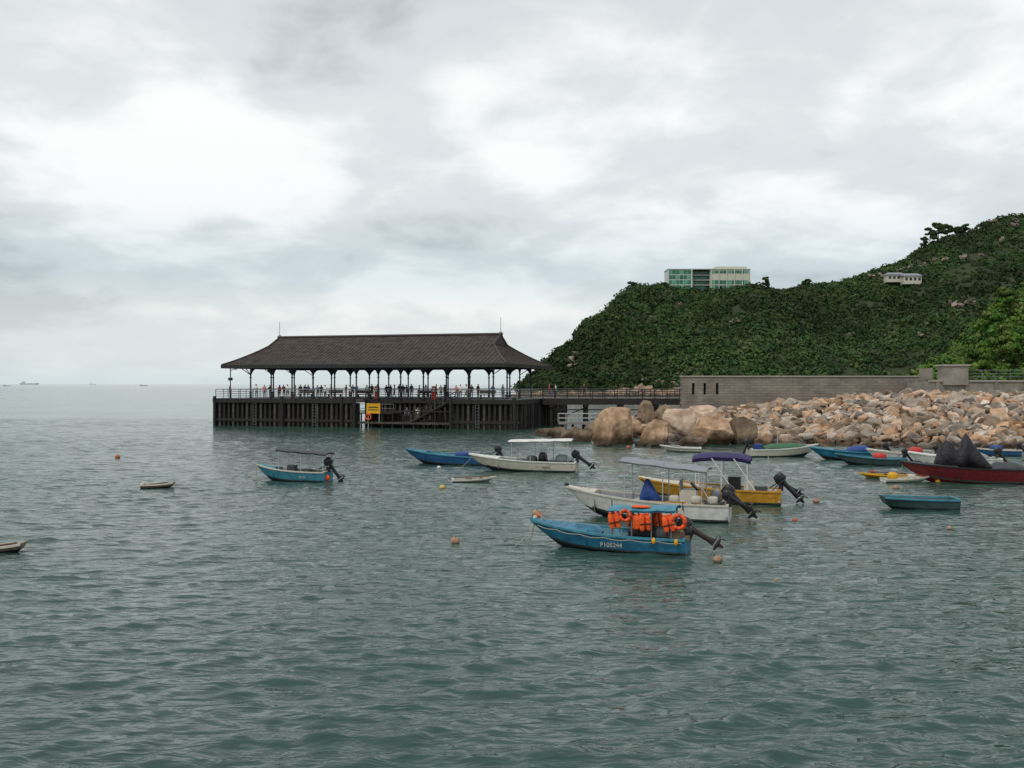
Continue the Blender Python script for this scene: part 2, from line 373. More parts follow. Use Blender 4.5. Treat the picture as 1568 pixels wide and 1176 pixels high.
mb.obj('seawall')
mb=MB()
for i in range(30):
    x=48.4+i*1.5; mb.tube((x,Yq,5.4),(x,Yq,6.45),.03,'railg')
for z in (5.75,6.1,6.45): mb.tube((48.4,Yq,z),(92,Yq,z),.03,'railg')
mb.obj('seawall_railing')
def nh(px,s):
    Zr=itp([(1380,150),(1568,190),(2300,230)],px); Zs=128; Y=Zs+(Zr-Zs)*s
    zr=EYE+(588-itp([(1380,600),(1412,580),(1432,566),(1460,552),(1480,530),(1505,502),(1530,478),(1568,446),(1700,390),(2300,380)],px))/F*Zr
    X=(px-784)/F*Y; z=3.8+(zr-3.8)*(1-(1-min(s,1))**1.5)-(max(s,1)-1)*zr
    return X,Y,z
V=[nh(p,s) for p in np.arange(1380,2300,10) for s in np.linspace(0,1.6,20)]
n1,n2=len(np.arange(1380,2300,10)),20; idx=np.arange(n1*n2).reshape(n1,n2)
fast('hillside',V,np.stack([idx[:-1,:-1],idx[1:,:-1],idx[1:,1:],idx[:-1,1:]],-1).reshape(-1,4),[M['hill']])
C=[];R=[]
for i in range(1000):
    p=1410+g.random()*335; s=g.random(); X,Y,z=nh(p,s); r=.6+1.5*g.random()**1.5; C.append((X,Y,z+r*.2)); R.append(r)
for i in range(90):
    X=49+g.random()*26; Y=106+g.random()*14; r=.4+.7*g.random(); C.append((X,Y,4.2+r*.5+g.random()*.5)); R.append(r)
V,Fa,col=cards(C,R,200,.26,PALN,9)
fast('hillside_shrubs',V,Fa,[M['leaf']],col)
# ---------------------------------------------------------------- trees
M['bark']=mat('tree_bark',(.07,.05,.035),.95,var=.3)
def tree(name,loc,h,spread,seed,pal=PAL,nb=12,size=.45,lean=0):
    rr=random.Random(seed); mb=MB(); b=Vector(loc); tip=b+Vector((lean,0,h*.9))
    mb.tube(b-Vector((0,0,1)),b.lerp(tip,.55),h*.028,'bark',h*.018); mb.tube(b.lerp(tip,.55),tip,h*.018,'bark',h*.005)
    C=[];R=[]
    for i in range(nb):
        t=.38+.6*i/nb; p=b.lerp(tip,t); a=rr.random()*6.28; l=spread*(1.15-t*.75)*(.6+.5*rr.random())
        e=p+Vector((math.cos(a)*l,math.sin(a)*l,h*.06*rr.random()+l*.2)); mb.tube(p,e,h*.009,'bark',h*.003,n=5)
        C+= [tuple(e),tuple(p.lerp(e,.6))]; R+=[spread*.26*(.7+.6*rr.random()),spread*.2]
    C.append(tuple(tip)); R.append(spread*.22)
    e=empty(name,loc); o=mb.obj('trunk_and_limbs'); o.parent=e; o.matrix_parent_inverse=Matrix.Translation(-b)
    V,Fa,col=cards(C,R,110,size,pal,seed,flat=.6,up=.7); c=fast('crown',V,Fa,[M['leaf']],col); c.parent=e; c.matrix_parent_inverse=Matrix.Translation(-b)
for k,(px,py,hh,sp) in enumerate([(1424,368,12,4.2),(1437,366,12.5,4.5),(1450,362,9.5,4.2),(1466,355,6,3.6),(1478,352,6.5,3.4),(1415,376,8,2.6)]):
    X,Y,z,s=hill_at(px,py); tree('pine_tree',(X,Y,z),hh,sp,40+k,nb=14,size=.5)
for k,(px,hh,sp) in enumerate([(1172,8,2.6),(1018,4.5,2.5),(1235,5,3),(968,5,3),(1062,3.4,2.4),(1135,3.8,2.4)]):
    X,Y,z=hill_z(px,1.0); tree('hill_tree',(X,Y,z-.5),hh,sp,70+k,size=.5)
for k,(px,s,hh,sp) in enumerate([(1500,.1,4.5,2.2),(1535,.15,6.5,2.8),(1560,.1,6.5,3),(1478,.05,3,1.6),(1590,.3,7,3),(1547,.5,6,3),(1450,.05,2.6,1.6),(1520,.4,5,3)]):
    X,Y,z=nh(px,s); tree('shore_tree',(X,Y,z),hh,sp,90+k,PALN,nb=16,size=.24)
# ---------------------------------------------------------------- hilltop building
def hill_building():
    D=507.0; e=empty('hilltop_building',(80,D,46.6)); 
    x0=(1023-784)/F*D-80; top=5+(588-412.5)/F*D-46.6
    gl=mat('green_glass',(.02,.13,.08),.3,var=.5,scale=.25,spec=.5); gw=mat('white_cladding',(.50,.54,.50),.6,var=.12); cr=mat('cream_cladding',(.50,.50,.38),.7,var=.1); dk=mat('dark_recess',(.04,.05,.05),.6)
    lg=mat('pale_green_panel',(.10,.30,.20),.5,var=.2)
    mb=MB()
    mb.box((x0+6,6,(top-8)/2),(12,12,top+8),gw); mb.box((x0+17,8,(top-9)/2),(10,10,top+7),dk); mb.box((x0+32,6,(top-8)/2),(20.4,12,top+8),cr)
    mb.box((x0+21.2,6,top+.15),(43,13,.35),gw)
    mb.box((x0+33,5.5,top+1.0),(16,8,1.3),cr)
    mb.obj('walls',parent=e)
    mb=MB()
    for r in range(4):
        z=top-1.4-r*2.6
        for k in range(6): mb.box((x0+1.1+k*1.95,-.06,z),(1.75,.15,2.1),gl if (k+r)%3 else lg)
        for k in range(4): mb.box((x0+13.2+k*2.4,2.9,z),(2.2,.15,1.2),gl)
        if r!=1:
            for k in range(9): mb.box((x0+23.0+k*2.2,-.06,z),(2.0,.15,2.0 if r else 1.2),gl if k%4 else lg)
    mb.obj('windows',parent=e)
    mb=MB()
    for r in range(4):
        z=top-2.75-r*2.6; mb.box((x0+17,2.2,z),(9.6,1.6,.3),gw)
    for k in range(6): mb.box((x0+22.3+k*4.0,-.3,top-5),(.35,.4,10),gw)
    mb.box((x0+12.2,-.3,top-5),(.6,.6,10),gw); mb.box((x0+.1,-.2,top-5),(.5,.5,10),gw)
    mb.obj('balconies_and_frames',parent=e)
hill_building()
def hill_house(px,py,w,h,name,wall='white'):
    X,Y,z,s=hill_at(px,py); e=empty(name,(X,Y-3,z-.2)); mb=MB()
    mb.box((0,0,h*.3),(w,5,h),wall); mb.obj('walls',parent=e)
    mb=MB(); mb.add([(-w/2-.6,-3.2,h*.8),(w/2+.6,-3.2,h*.8),(w/2+.6,3.2,h*.8),(-w/2-.6,3.2,h*.8),(-w/2+1,0,h*1.15),(w/2-1,0,h*1.15)],[(0,1,5,4),(2,3,4,5),(1,2,5),(3,0,4),(3,2,1,0)],'grey'); mb.obj('roof',parent=e)
    mb=MB()
    for k in range(int(w/2.2)): mb.box((-w/2+1.3+k*2.2,-2.53,h*.42),(1.2,.1,h*.35),'black')
    mb.obj('windows',parent=e)
hill_house(1366,431,9,3.8,'hillside_house','cream'); hill_house(1391,433,9,4.2,'hillside_house','cream')
# ---------------------------------------------------------------- pier
def pier():
    e=empty('covered_pier',(-35.9,118,0),math.radians(-16.7)); DZ=3.25; Lp=38.3; Dp=22.0
    mb=MB()
    a,b_=18.7,30.3
    mb.box((a/2,Dp/2,DZ-.2),(a,Dp,.4),'deckc'); mb.box(((b_+Lp)/2,Dp/2,DZ-.2),(Lp-b_,Dp,.4),'deckc'); mb.box(((a+b_)/2,Dp/2+1.3,DZ-.2),(b_-a,Dp-2.6,.4),'deckc')
    for (x0,x1,y) in((0,a,0),(b_,Lp,0),(a,b_,2.6)):
        mb.box(((x0+x1)/2,y-.1,DZ-.22),(x1-x0,.2,.5),'pierdark')
        mb.box(((x0+x1)/2,y+.02,.75),(x1-x0,.2,.3),'pierdark')
    mb.box((Lp+.1,Dp/2,DZ-.22),(.2,Dp,.5),'pierdark'); mb.box((-.1,Dp/2,DZ-.22),(.2,Dp,.5),'pierdark')
    mb.obj('deck',parent=e)
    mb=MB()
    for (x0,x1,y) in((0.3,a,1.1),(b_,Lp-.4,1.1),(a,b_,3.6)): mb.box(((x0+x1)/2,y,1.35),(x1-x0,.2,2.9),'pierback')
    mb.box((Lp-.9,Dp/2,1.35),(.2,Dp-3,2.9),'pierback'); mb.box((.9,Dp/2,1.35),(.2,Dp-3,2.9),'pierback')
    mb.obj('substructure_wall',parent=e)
    mb=MB(); rr=random.Random(4)
    def fend(x,y,wd,mt,zt=DZ-.35): mb.box((x,y,(zt-.6)/2),(wd,.3,zt+.6),mt)
    x=.15; k=0
    while x<Lp:
        inside=a<x<b_
        fend(x,(2.8 if inside else .16),.26,'piermid' if k%3==1 else 'pierdark'); 
        x+=.62; k+=1
    y=.7
    while y<Dp: 
        for X in(Lp+.02,-.02): mb.box((X,y,1.2),(.3,.26,3.4),'piermid' if int(y*3)%3==0 else 'pierdark')
        y+=.75
    for xx in(5.6,13.5,33.5): 
        for s_ in(-.2,.2): mb.tube((xx+s_,-.1,.1),(xx+s_,-.1,DZ),.03,'railg',n=5)
        for q in range(9): mb.tube((xx-.2,-.1,.2+q*.35),(xx+.2,-.1,.2+q*.35),.02,'railg',n=5)
    for xx in(.2,9.3,17.0,18.6,30.4,37.8): mb.tube((xx,-.15,-.5),(xx,-.15,DZ+.3),.2,'pierdark',n=10)
    mb.obj('fender_piles',parent=e)
    mb=MB()
    mb.box(((a+b_)/2,1.3,.55),(b_-a-.4,2.3,.22),'piermid'); mb.box(((a+b_)/2,.2,1.9),(b_-a,.14,.14),'pierdark')
    for i in range(9):
        xx=a+.6+i*1.3; mb.tube((xx,.25,-.5),(xx,.25,2.2 if i%2 else 1.6),.09,'pierdark')
    mb.box((a+2.5,1.4,1.65),(4.2,2.2,.14),'piermid')
    for z in(2.2,2.7): mb.tube((a+.4,.3,z),(a+4.6,.3,z),.035,'railg')
    for i in range(4): mb.tube((a+.4+i*1.4,.3,1.7),(a+.4+i*1.4,.3,2.7),.035,'railg')
    n=13
    for i in range(n): 
        t=i/(n-1); mb.box((b_-.2-t*4.6,.9,DZ-.15-t*2.4),(.42,1.3,.08),'piermid')
    for y_ in(.2,1.6):
        for dz in(0,.5,.95): mb.tube((b_,y_,DZ-.1+dz),(b_-4.8,y_,DZ-2.6+dz),.05 if dz else .11,'pierdark')
        for i in range(6): t=i/5; mb.tube((b_-t*4.8,y_,DZ-.1-t*2.5),(b_-t*4.8,y_,DZ+.85-t*2.5),.035,'railg')
    mb.obj('landing_steps',parent=e)
    mb=MB(); mb.box((a+2.2,.08,2.2),(1.7,.07,1.15),'sign'); mb.box((a+2.2,.035,2.35),(1.2,.02,.12),'black'); mb.box((a+2.2,.035,2.05),(1.3,.02,.08),'black')
    mb.tube((a+1.5,.15,.6),(a+1.5,.15,2.8),.05,'steel'); mb.tube((a+2.9,.15,.6),(a+2.9,.15,2.8),.05,'steel')
    for i in range(14):
        t0,t1=i/14*6.283,(i+1)/14*6.283
        mb.tube((a+1.6+.33*math.cos(t0),.0,1.25+.33*math.sin(t0)),(a+1.6+.33*math.cos(t1),.0,1.25+.33*math.sin(t1)),.07,'orange')
    mb.obj('landing_sign',parent=e)
    mb=MB()
    def rail(p0,p1):
        p0=Vector(p0);p1=Vector(p1); L=(p1-p0).length; n=max(1,int(L/1.6))
        for i in range(n+1):
            p=p0.lerp(p1,i/n); mb.tube(p,p+Vector((0,0,1.12)),.04,'railg',n=6)
        for z in(.3,.58,.85,1.12): mb.tube(p0+Vector((0,0,z)),p1+Vector((0,0,z)),.022 if z<1.1 else .04,'railg',n=6)
    rail((.15,.15,DZ),(a,.15,DZ)); rail((b_,.15,DZ),(Lp-.15,.15,DZ)); rail((a,2.7,DZ),(b_,2.7,DZ)); rail((.15,.15,DZ),(.15,Dp-.15,DZ)); rail((Lp-.15,.15,DZ),(Lp-.15,6.6,DZ)); rail((.15,Dp-.15,DZ),(Lp-.15,Dp-.15,DZ)); rail((a,.15,DZ),(a,2.7,DZ))
    mb.obj('railings',parent=e)
    mb=MB(); ys=[2.3,7.6,12.9,18.0]; xs=[3.6+i*(31.0/11) for i in range(12)]; ztop=7.15
    def column(x,y):
        mb.tube((x,y,DZ),(x,y,DZ+.7),.15,'iron',.13,n=10); mb.tube((x,y,DZ+.7),(x,y,ztop),.095,'iron',.08,n=10); mb.tube((x,y,DZ+.7),(x,y,DZ+.78),.17,'iron',n=10); mb.tube((x,y,5.75),(x,y,5.85),.15,'iron',n=10)
    def arch(p,q):
        p=Vector(p);q=Vector(q); d=(q-p); L=d.length; d.normalize(); r=min(L/2-.12,1.3); nrm=Vector((-d.y,d.x,0))*.05
        for base,sg in((p,1),(q,-1)):
            pts=[]; n=8
            for i in range(n+1):
                t=i/n*math.pi/2; pts.append((r*(1-math.cos(t)),ztop-r*.95*(1-math.sin(t))-.1))
            for (u0,z0),(u1,z1) in zip(pts[:-1],pts[1:]):
                A=base+d*sg*u0; B=base+d*sg*u1; 
                mb.tube((A.x,A.y,z0),(B.x,B.y,z1),.07,'iron',n=6)
            vs=[];
            for k in(-1,1):
                vs+= [(base.x+nrm.x*k*.5,base.y+nrm.y*k*.5,ztop)]
                for (u,z) in pts[1:]: 
                    A=base+d*sg*u; vs.append((A.x+nrm.x*k*.5,A.y+nrm.y*k*.5,z))
                vs.append((base.x+nrm.x*k*.5,base.y+nrm.y*k*.5,pts[0][1]+.55*r))
            m_=len(vs)//2
            mb.add(vs,[tuple([0]+list(range(m_-2,0,-1))+[m_-1]),tuple([m_]+list(range(2*m_-2,m_,-1))+[2*m_-1])],'iron')
    for y in ys:
        for x in xs:
            if y in (ys[1],ys[2]) and x not in(xs[0],xs[-1]): continue
            column(x,y)
        if y in(ys[0],ys[3]):
            for p,q in zip(xs[:-1],xs[1:]): arch((p,y,0),(q,y,0))
        mb.box(((xs[0]+xs[-1])/2,y,ztop+.05),(xs[-1]-xs[0]+.4,.2,.24),'iron')
    for x in(xs[0],xs[-1]):
        for p,q in zip(ys[:-1],ys[1:]): arch((x,p,0),(x,q,0))
    for x in xs: mb.box((x,10.2,ztop+.06),(.16,18,.2),'iron')
    for x in xs: mb.tube((x,2.3,6.1),(x,.8,7.15),.05,'iron',n=6)
    for y in ys:
        mb.tube((xs[-1],y,6.1),(xs[-1]+1.7,y,7.15),.05,'iron',n=6); mb.tube((xs[0],y,6.1),(xs[0]-1.7,y,7.15),.05,'iron',n=6)
    mb.obj('columns_and_arches',parent=e)
    tile=bpy.data.materials.new('roof_tiles'); tile.use_nodes=True; nt=tile.node_tree;N=nt.nodes;Lk=nt.links; bs=N['Principled BSDF']; bs.inputs['Roughness'].default_value=.8; bs.inputs['Specular IOR Level'].default_value=.2
    tc=N.new('ShaderNodeTexCoord')
    w=N.new('ShaderNodeTexWave'); w.bands_direction='Z'; w.inputs['Scale'].default_value=1.6; w.inputs['Distortion'].default_value=.3; Lk.new(tc.outputs['Object'],w.inputs['Vector'])
    n_=N.new('ShaderNodeTexNoise'); n_.inputs['Scale'].default_value=1.2; n_.inputs['Detail'].default_value=8; Lk.new(tc.outputs['Object'],n_.inputs['Vector'])
    ad=N.new('ShaderNodeMath'); ad.operation='MULTIPLY_ADD'; ad.inputs[1].default_value=.25; Lk.new(w.outputs['Fac'],ad.inputs[0]); Lk.new(n_.outputs['Fac'],ad.inputs[2])
    rp=N.new('ShaderNodeValToRGB'); rp.color_ramp.elements[0].color=(.027,.022,.020,1); rp.color_ramp.elements[1].color=(.080,.064,.055,1); rp.color_ramp.elements[0].position=.35; rp.color_ramp.elements[1].position=.8
    Lk.new(ad.outputs[0],rp.inputs['Fac']); Lk.new(rp.outputs['Color'],bs.inputs['Base Color'])
    mb=MB(); ex0,ex1=.8,36.8; ey0,ey1=.4,19.6; rx0,rx1=3.1,33.06; ym=(ey0+ey1)/2; ze,zr=7.25,10.95; tg=.72
    def zz(t): return ze+(zr-ze)*(.72*t+.28*t*t)
    def ring(t,off=0):
        k=min(t/tg,1); k2=k**.92
        xa=ex0+(rx0-ex0)*k2; xb=ex1+(rx1-ex1)*k2; yf=ey0+(ym-ey0)*t; yb=ey1+(ym-ey1)*t; z=zz(t)+off
        return [(xa,yf,z),(xb,yf,z),(xb,yb,z),(xa,yb,z)]
    T=[tg*i/8 for i in range(9)]
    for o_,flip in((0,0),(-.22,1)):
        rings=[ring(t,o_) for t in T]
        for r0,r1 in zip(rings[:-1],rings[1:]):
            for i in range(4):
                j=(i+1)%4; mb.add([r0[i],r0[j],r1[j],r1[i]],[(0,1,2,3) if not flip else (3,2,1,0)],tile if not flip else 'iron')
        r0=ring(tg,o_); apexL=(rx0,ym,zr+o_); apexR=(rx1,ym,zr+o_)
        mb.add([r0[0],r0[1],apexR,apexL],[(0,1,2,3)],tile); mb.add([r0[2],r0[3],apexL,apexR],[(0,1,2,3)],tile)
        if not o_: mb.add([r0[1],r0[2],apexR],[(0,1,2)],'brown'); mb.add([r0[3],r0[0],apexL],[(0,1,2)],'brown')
    r0=ring(0,.04)
    for i in range(4):
        j=(i+1)%4; a_=Vector(r0[i]);b2=Vector(r0[j]); c=(a_+b2)/2; L=(b2-a_).length
        d=(L+.16,.16,.42) if i%2==0 else (.16,L-.18,.42)
        mb.box((c.x,c.y,ze-.16),d,'iron')
    x=ex0+.4
    while x<ex1-.3:
        for side in(0,1):
            pts=[]
            for i in range(13):
                t=i/12
                k=min(t/tg,1)**.92; xa=ex0+(rx0-ex0)*k; xb=ex1+(rx1-ex1)*k
                if xa-.02<=x<=xb+.02:
                    y=(ey0+(ym-ey0)*t) if side==0 else (ey1+(ym-ey1)*t); pts.append((x,y,zz(t)+.02))
            if len(pts)>1: mb.path(pts,.05,tile,n=5)
        x+=.52
    y=ey0+.6
    while y<ey1-.4:
        for side in(0,1):
            pts=[]
            for t in T:
                r=ring(t); 
                if r[0][1]<=y<=r[3][1]: pts.append((r[1][0] if side else r[0][0],y,r[0][2]+.02))
            if len(pts)>1: mb.path(pts,.05,tile,n=5)
        y+=.52
    for c_ in range(4):
        mb.path([ (p:=ring(t))[c_][:2]+(p[c_][2]+.06,) for t in T]+[((rx0 if c_ in(0,3) else rx1),ym,zr+.06)],.11,'brown')
    mb.tube((rx0-.25,ym,zr+.08),(rx1+.25,ym,zr+.08),.16,'brown')
    for x in(rx0,rx1): mb.tube((x,ym,zr),(x,ym,zr+2.1),.05,'steel',.03); mb.sup((x,ym,zr+.3),(.16,.16,.2),1,'steel')
    mb.obj('roof',parent=e)
    mb=MB()
    mb.tube((1.5,1.2,DZ),(1.5,1.2,7.0),.06,'iron'); mb.tube((1.5,1.2,6.6),(2.2,1.2,6.9),.04,'iron'); mb.sup((2.2,1.2,6.85),(.2,.2,.14),1,'white'); mb.box((1.5,1.2,5.6),(.5,.2,.35),'iron')
    for x in(20.0,27.2):
        mb.box((x,3.0,DZ+.75),(.5,.3,1.5),'redb'); mb.box((x,2.83,DZ+1.1),(.3,.05,.4),'white')
    for x in(8,12,16,24,32):
        mb.box((x,8,DZ+.45),(2,.5,.08),'wood'); mb.box((x,8.25,DZ+.8),(2,.06,.4),'wood')
        for s_ in(-.8,.8): mb.box((x+s_,8,DZ+.2),(.08,.45,.42),'iron')
    mb.obj('deck_fittings',parent=e)
pier()
def walkway():
    mb=MB(); p=Vector((3.6,114.6,0)); q=Vector((21.0,114.2,0)); L=(q-p).length
    for i,y in enumerate((0,4)):
        mb.box((L/2,y,2.95),(L,.35,.75),'pierdark')
        n=12
        for k in range(n+1): mb.tube((L*k/n,y,3.3),(L*k/n,y,4.4),.045,'iron')
        for z in(3.6,3.85,4.1,4.4): mb.tube((0,y,z),(L,y,z),.03 if z<4.3 else .05,'iron')
    mb.box((L/2,2,3.28),(L,3.6,.14),'deckc')
    for k in range(5):
        for y in(.3,3.7): mb.tube((1+k*4.1,y,-.6),(1+k*4.1,y,2.6),.22,'pierdark')
        mb.box((1+k*4.1,2,2.45),(.5,4.2,.3),'pierdark')
    for k in range(4): mb.tube((1+k*4.1,.1,.6),(5.1+k*4.1,.1,2.3),.07,'pierdark'); mb.tube((1+k*4.1,.15,2.0),(5.1+k*4.1,.15,2.0),.06,'pierdark')
    mb.obj('pier_walkway',tuple(p),math.atan2(q.y-p.y,q.x-p.x))
    mb=MB()
    mb.box((2.2,.8,.65),(4.4,1.6,.25),'deckc')
    for k in range(6):
        for y in (.05,1.55): mb.tube((k*.88,y,.75),(k*.88,y,1.7),.03,'steel')
    for y in(.05,1.55):
        for z in(1.2,1.7): mb.tube((0,y,z),(4.4,y,z),.03,'steel')
    for k in range(4): mb.tube((.4+k*1.2,.8,-.5),(.4+k*1.2,.8,.6),.14,'pierdark')
    mb.obj('landing_platform',(5.2,108.5,0),.03)
walkway()
# ---------------------------------------------------------------- boats
def hull(mb,L,B,Hs,Hb,mh,mr,mi,low=None,draft=.2,floor=.12,N=20,square=False,stripe=None):
    st=[]
    for i in range(N+1):
        s=i/N
        if square: w=1-.3*max(0,(s-.4)/.6)**2
        else: w=(.84+.16*min(1,s/.4))*(1-max(0,(s-.42)/.58)**2.4)
        w=max(w,.025); hb=B/2*w; zg=Hs+(Hb-Hs)*s**2.2; zc=.03+Hb*(.5 if not square else .3)*s**4
        hc=hb*(.88-.3*s**2); zk=-draft+(draft+Hb*(.4 if not square else .3))*s**6
        rk=.13 if not square else .06
        xg=L*s; xk=L*(s-rk*s**5); xc=L*(s-rk*.6*s**5)
        zm=zc+(zg-zc)*.62; hm=hc+(hb-hc)*.72; xm=xc+(xg-xc)*.62
        fz=max(floor,zc+.03); fz=min(fz,zg-.06)
        st.append([(xk,0,zk),(xc,hc,zc),(xm,hm,zm),(xg,hb,zg-.04),(xg,hb+.035,zg-.04),(xg,hb+.035,zg+.025),(xg,max(hb-.05,.003),zg+.025),(xg,max(hb-.05,.003),zg-.04),(xc,max(hc-.06,.002),fz),(xc,0,fz)])
    seg=[low or mh,mh,stripe or mh,mr,mr,mr,mr,mi,mi]
    for i in range(N):
        for sg in(1,-1):
            for k in range(9):
                q=[st[i][k],st[i+1][k],st[i+1][k+1],st[i][k+1]]; q=[(a,b*sg,c) for a,b,c in q]
                mb.add(q,[(0,1,2,3) if sg>0 else (3,2,1,0)],seg[k],k in(1,2))
    for i in(0,N):
        P=st[i][:6]; poly=[(a,b,c) for a,b,c in P]+[(a,-b,c) for a,b,c in P[::-1][:-1]]
        mb.add(poly,[tuple(range(len(poly)))],mh)
    hb=st[0][6][1]; mb.box((.06,0,(floor+Hs)/2),(.08,hb*2-.02,Hs-floor),mi); mb.box((.04,0,Hs+.03),(.1,hb*2,.05),mr)
    for sg in(1,-1):
        for i in range(int(N*.85)):
            a,b=st[i][1],st[i+1][1]; a2,b2=st[i][2],st[i+1][2]
            f=.2; la=tuple(a[j]+(a2[j]-a[j])*f for j in range(3)); lb=tuple(b[j]+(b2[j]-b[j])*f for j in range(3))
            o=.006; mb.add([(a[0],sg*(a[1]+o),a[2]),(b[0],sg*(b[1]+o),b[2]),(lb[0],sg*(lb[1]+o),lb[2]),(la[0],sg*(la[1]+o),la[2])],[(0,1,2,3) if sg>0 else (3,2,1,0)],'grime')
    return st
def gun(st,s):
    i=min(len(st)-1,int(round(s*(len(st)-1)))); return st[i][6][1],st[i][6][2]
def thwart(mb,st,L,s,mt='wood'):
    hb,zg=gun(st,s); mb.box((L*s,0,zg-.14),(.26,hb*2-.02,.05),mt)
def foredeck(mb,st,s0,mt):
    N=len(st)-1; i0=int(s0*N)
    for i in range(i0,N):
        a,b=st[i][6],st[i+1][6]
        for sg in(1,-1): mb.add([(a[0],0,a[2]+.05),(b[0],0,b[2]+.04),(b[0],sg*b[1],b[2]-.005),(a[0],sg*a[1],a[2]-.005)],[(0,1,2,3) if sg<0 else (3,2,1,0)],mt)
    a=st[i0][6]; mb.add([(a[0],-a[1],a[2]),(a[0],a[1],a[2]),(a[0],a[1],.15),(a[0],-a[1],.15),(a[0],0,a[2]+.05)],[(0,4,1,2,3)],mt)
def outboard(mb,z,tilt=50,k=1.0,mt='black',y=0,band=None):
    k*=.68; piv=Vector((-.1,y,z)); R=Matrix.Rotation(math.radians(tilt),3,'Y')
    P=lambda x,yy,zz: piv+R@(Vector((x,yy,zz))*k)
    mb.box(tuple(Vector((.0,y,z-.08))),(.18,.22,.26),mt)
    mb.sup(tuple(P(-.10,0,.38)),(.25*k,.17*k,.20*k),.55,mt,R,taper=.14)
    mb.sup(tuple(P(-.10,0,.20)),(.22*k,.15*k,.06*k),.5,band or 'dgrey',R)
    rings=[]
    for zz,a,b,xo in((.2,.13,.10,-.1),(-.1,.10,.07,-.1),(-.55,.09,.045,-.12),(-.80,.13,.035,-.14)):
        rings.append([P(xo+a*math.cos(t),b*math.sin(t),zz) for t in np.linspace(0,2*math.pi,11)[:-1]])
    mb.loft(rings,mt)
    mb.box(tuple(P(-.2,0,-.76)),(.38*k,.2*k,.03*k),mt,R)
    mb.sup(tuple(P(-.14,0,-.90)),(.24*k,.06*k,.06*k),.9,mt,R)
    mb.add([P(-.05,.012,-.92),P(-.22,.012,-.92),P(-.2,.012,-1.13),P(-.12,.012,-1.13),P(-.05,-.012,-.92),P(-.22,-.012,-.92),P(-.2,-.012,-1.13),P(-.12,-.012,-1.13)],[(0,1,2,3),(7,6,5,4),(0,3,7,4),(1,5,6,2)],mt)
    for i in range(3):
        t=i*2.094+.5; c,s_=math.cos(t),math.sin(t)
        pts=[P(-.40,c*.03-s_*.02,s_*.03+c*.02-.9),P(-.44,c*.15-s_*.07,s_*.15+c*.07-.9),P(-.38,c*.17+s_*.05,s_*.17-c*.05-.9),P(-.36,c*.04+s_*.03,s_*.04-c*.03-.9)]
        mb.add(pts,[(0,1,2,3),(3,2,1,0)],'dgrey')
    mb.tube(P(.1,0,.25),P(.62,.03,.33),.025*k,mt)
def canopy(mb,x0,x1,hw,z,mt,zb,arch=.12,post='steel',tilt=0.0,posts=2,drop=.06,edge=None,curl=0):
    nx,ny=8,8; top=[];
    def h(u,v): return z+tilt*(u-.5)+arch*(1-(2*v-1)**2)-curl*(abs(2*u-1)**3)-.03*math.sin(u*9+v*4)**2
    for off in(0,-.035):
        top.append([(x0+(x1-x0)*i/nx,-hw+2*hw*j/ny,h(i/nx,j/ny)+off) for i in range(nx+1) for j in range(ny+1)])
    fs=[(i*(ny+1)+j,(i+1)*(ny+1)+j,(i+1)*(ny+1)+j+1,i*(ny+1)+j+1) for i in range(nx) for j in range(ny)]
    mb.add(top[0],fs,mt,True); mb.add(top[1],[f[::-1] for f in fs],mt,True)
    for sg in(-1,1):
        v=0 if sg<0 else 1
        for i in range(nx):
            a=(x0+(x1-x0)*i/nx,sg*hw,h(i/nx,v)); b=(x0+(x1-x0)*(i+1)/nx,sg*hw,h((i+1)/nx,v))
            mb.add([a,b,(b[0],b[1],b[2]-drop),(a[0],a[1],a[2]-drop)],[(0,1,2,3),(3,2,1,0)],edge or mt)
    for x,u in((x0,0),(x1,1)):
        for j in range(ny):
            a=(x,-hw+2*hw*j/ny,h(u,j/ny)); b=(x,-hw+2*hw*(j+1)/ny,h(u,(j+1)/ny)); mb.add([a,b,(b[0],b[1],b[2]-drop),(a[0],a[1],a[2]-drop)],[(0,1,2,3),(3,2,1,0)],edge or mt)
    for k in range(posts):
        u=.06+.88*k/(posts-1); x=x0+(x1-x0)*u
        for sg in(-1,1): mb.tube((x,sg*(hw-.04),zb),(x,sg*(hw-.04),h(u,0)-.03),.022,post)
    for sg in(-1,1): mb.tube((x0,sg*(hw-.04),h(0,0)-.05),(x1,sg*(hw-.04),h(1,0)-.05),.02,post)
def vest(mb,c,yaw=0,k=1.0):
    R=Matrix.Rotation(yaw,3,'Z')@Matrix.Rotation(.2*math.sin(yaw*7),3,'Y')
    for s_ in(-1,1):
        mb.sup(tuple(Vector(c)+R@Vector((s_*.11*k,-.05,-.05))),(.09*k,.05*k,.27*k),.6,'orange',R)
    mb.sup(tuple(Vector(c)+R@Vector((0,.06,-.02))),(.2*k,.05*k,.26*k),.6,'orange',R)
    for s_ in(-1,1): mb.sup(tuple(Vector(c)+R@Vector((s_*.1*k,0,.23*k))),(.05*k,.09*k,.05*k),.8,'orange',R)
    mb.box(tuple(Vector(c)+R@Vector((0,-.105,-.08))),(.38*k,.012,.035),'black',R)
def ringbuoy(mb,c,r=.25,t=.06,mt='orange',ax='y'):
    n=16
    for i in range(n):
        a,b=i/n*6.283,(i+1)/n*6.283
        f=lambda q:(c[0]+r*math.cos(q),c[1],c[2]+r*math.sin(q)) if ax=='y' else (c[0],c[1]+r*math.cos(q),c[2]+r*math.sin(q))
        mb.tube(f(a),f(b),t,mt if i%4 else 'redb')
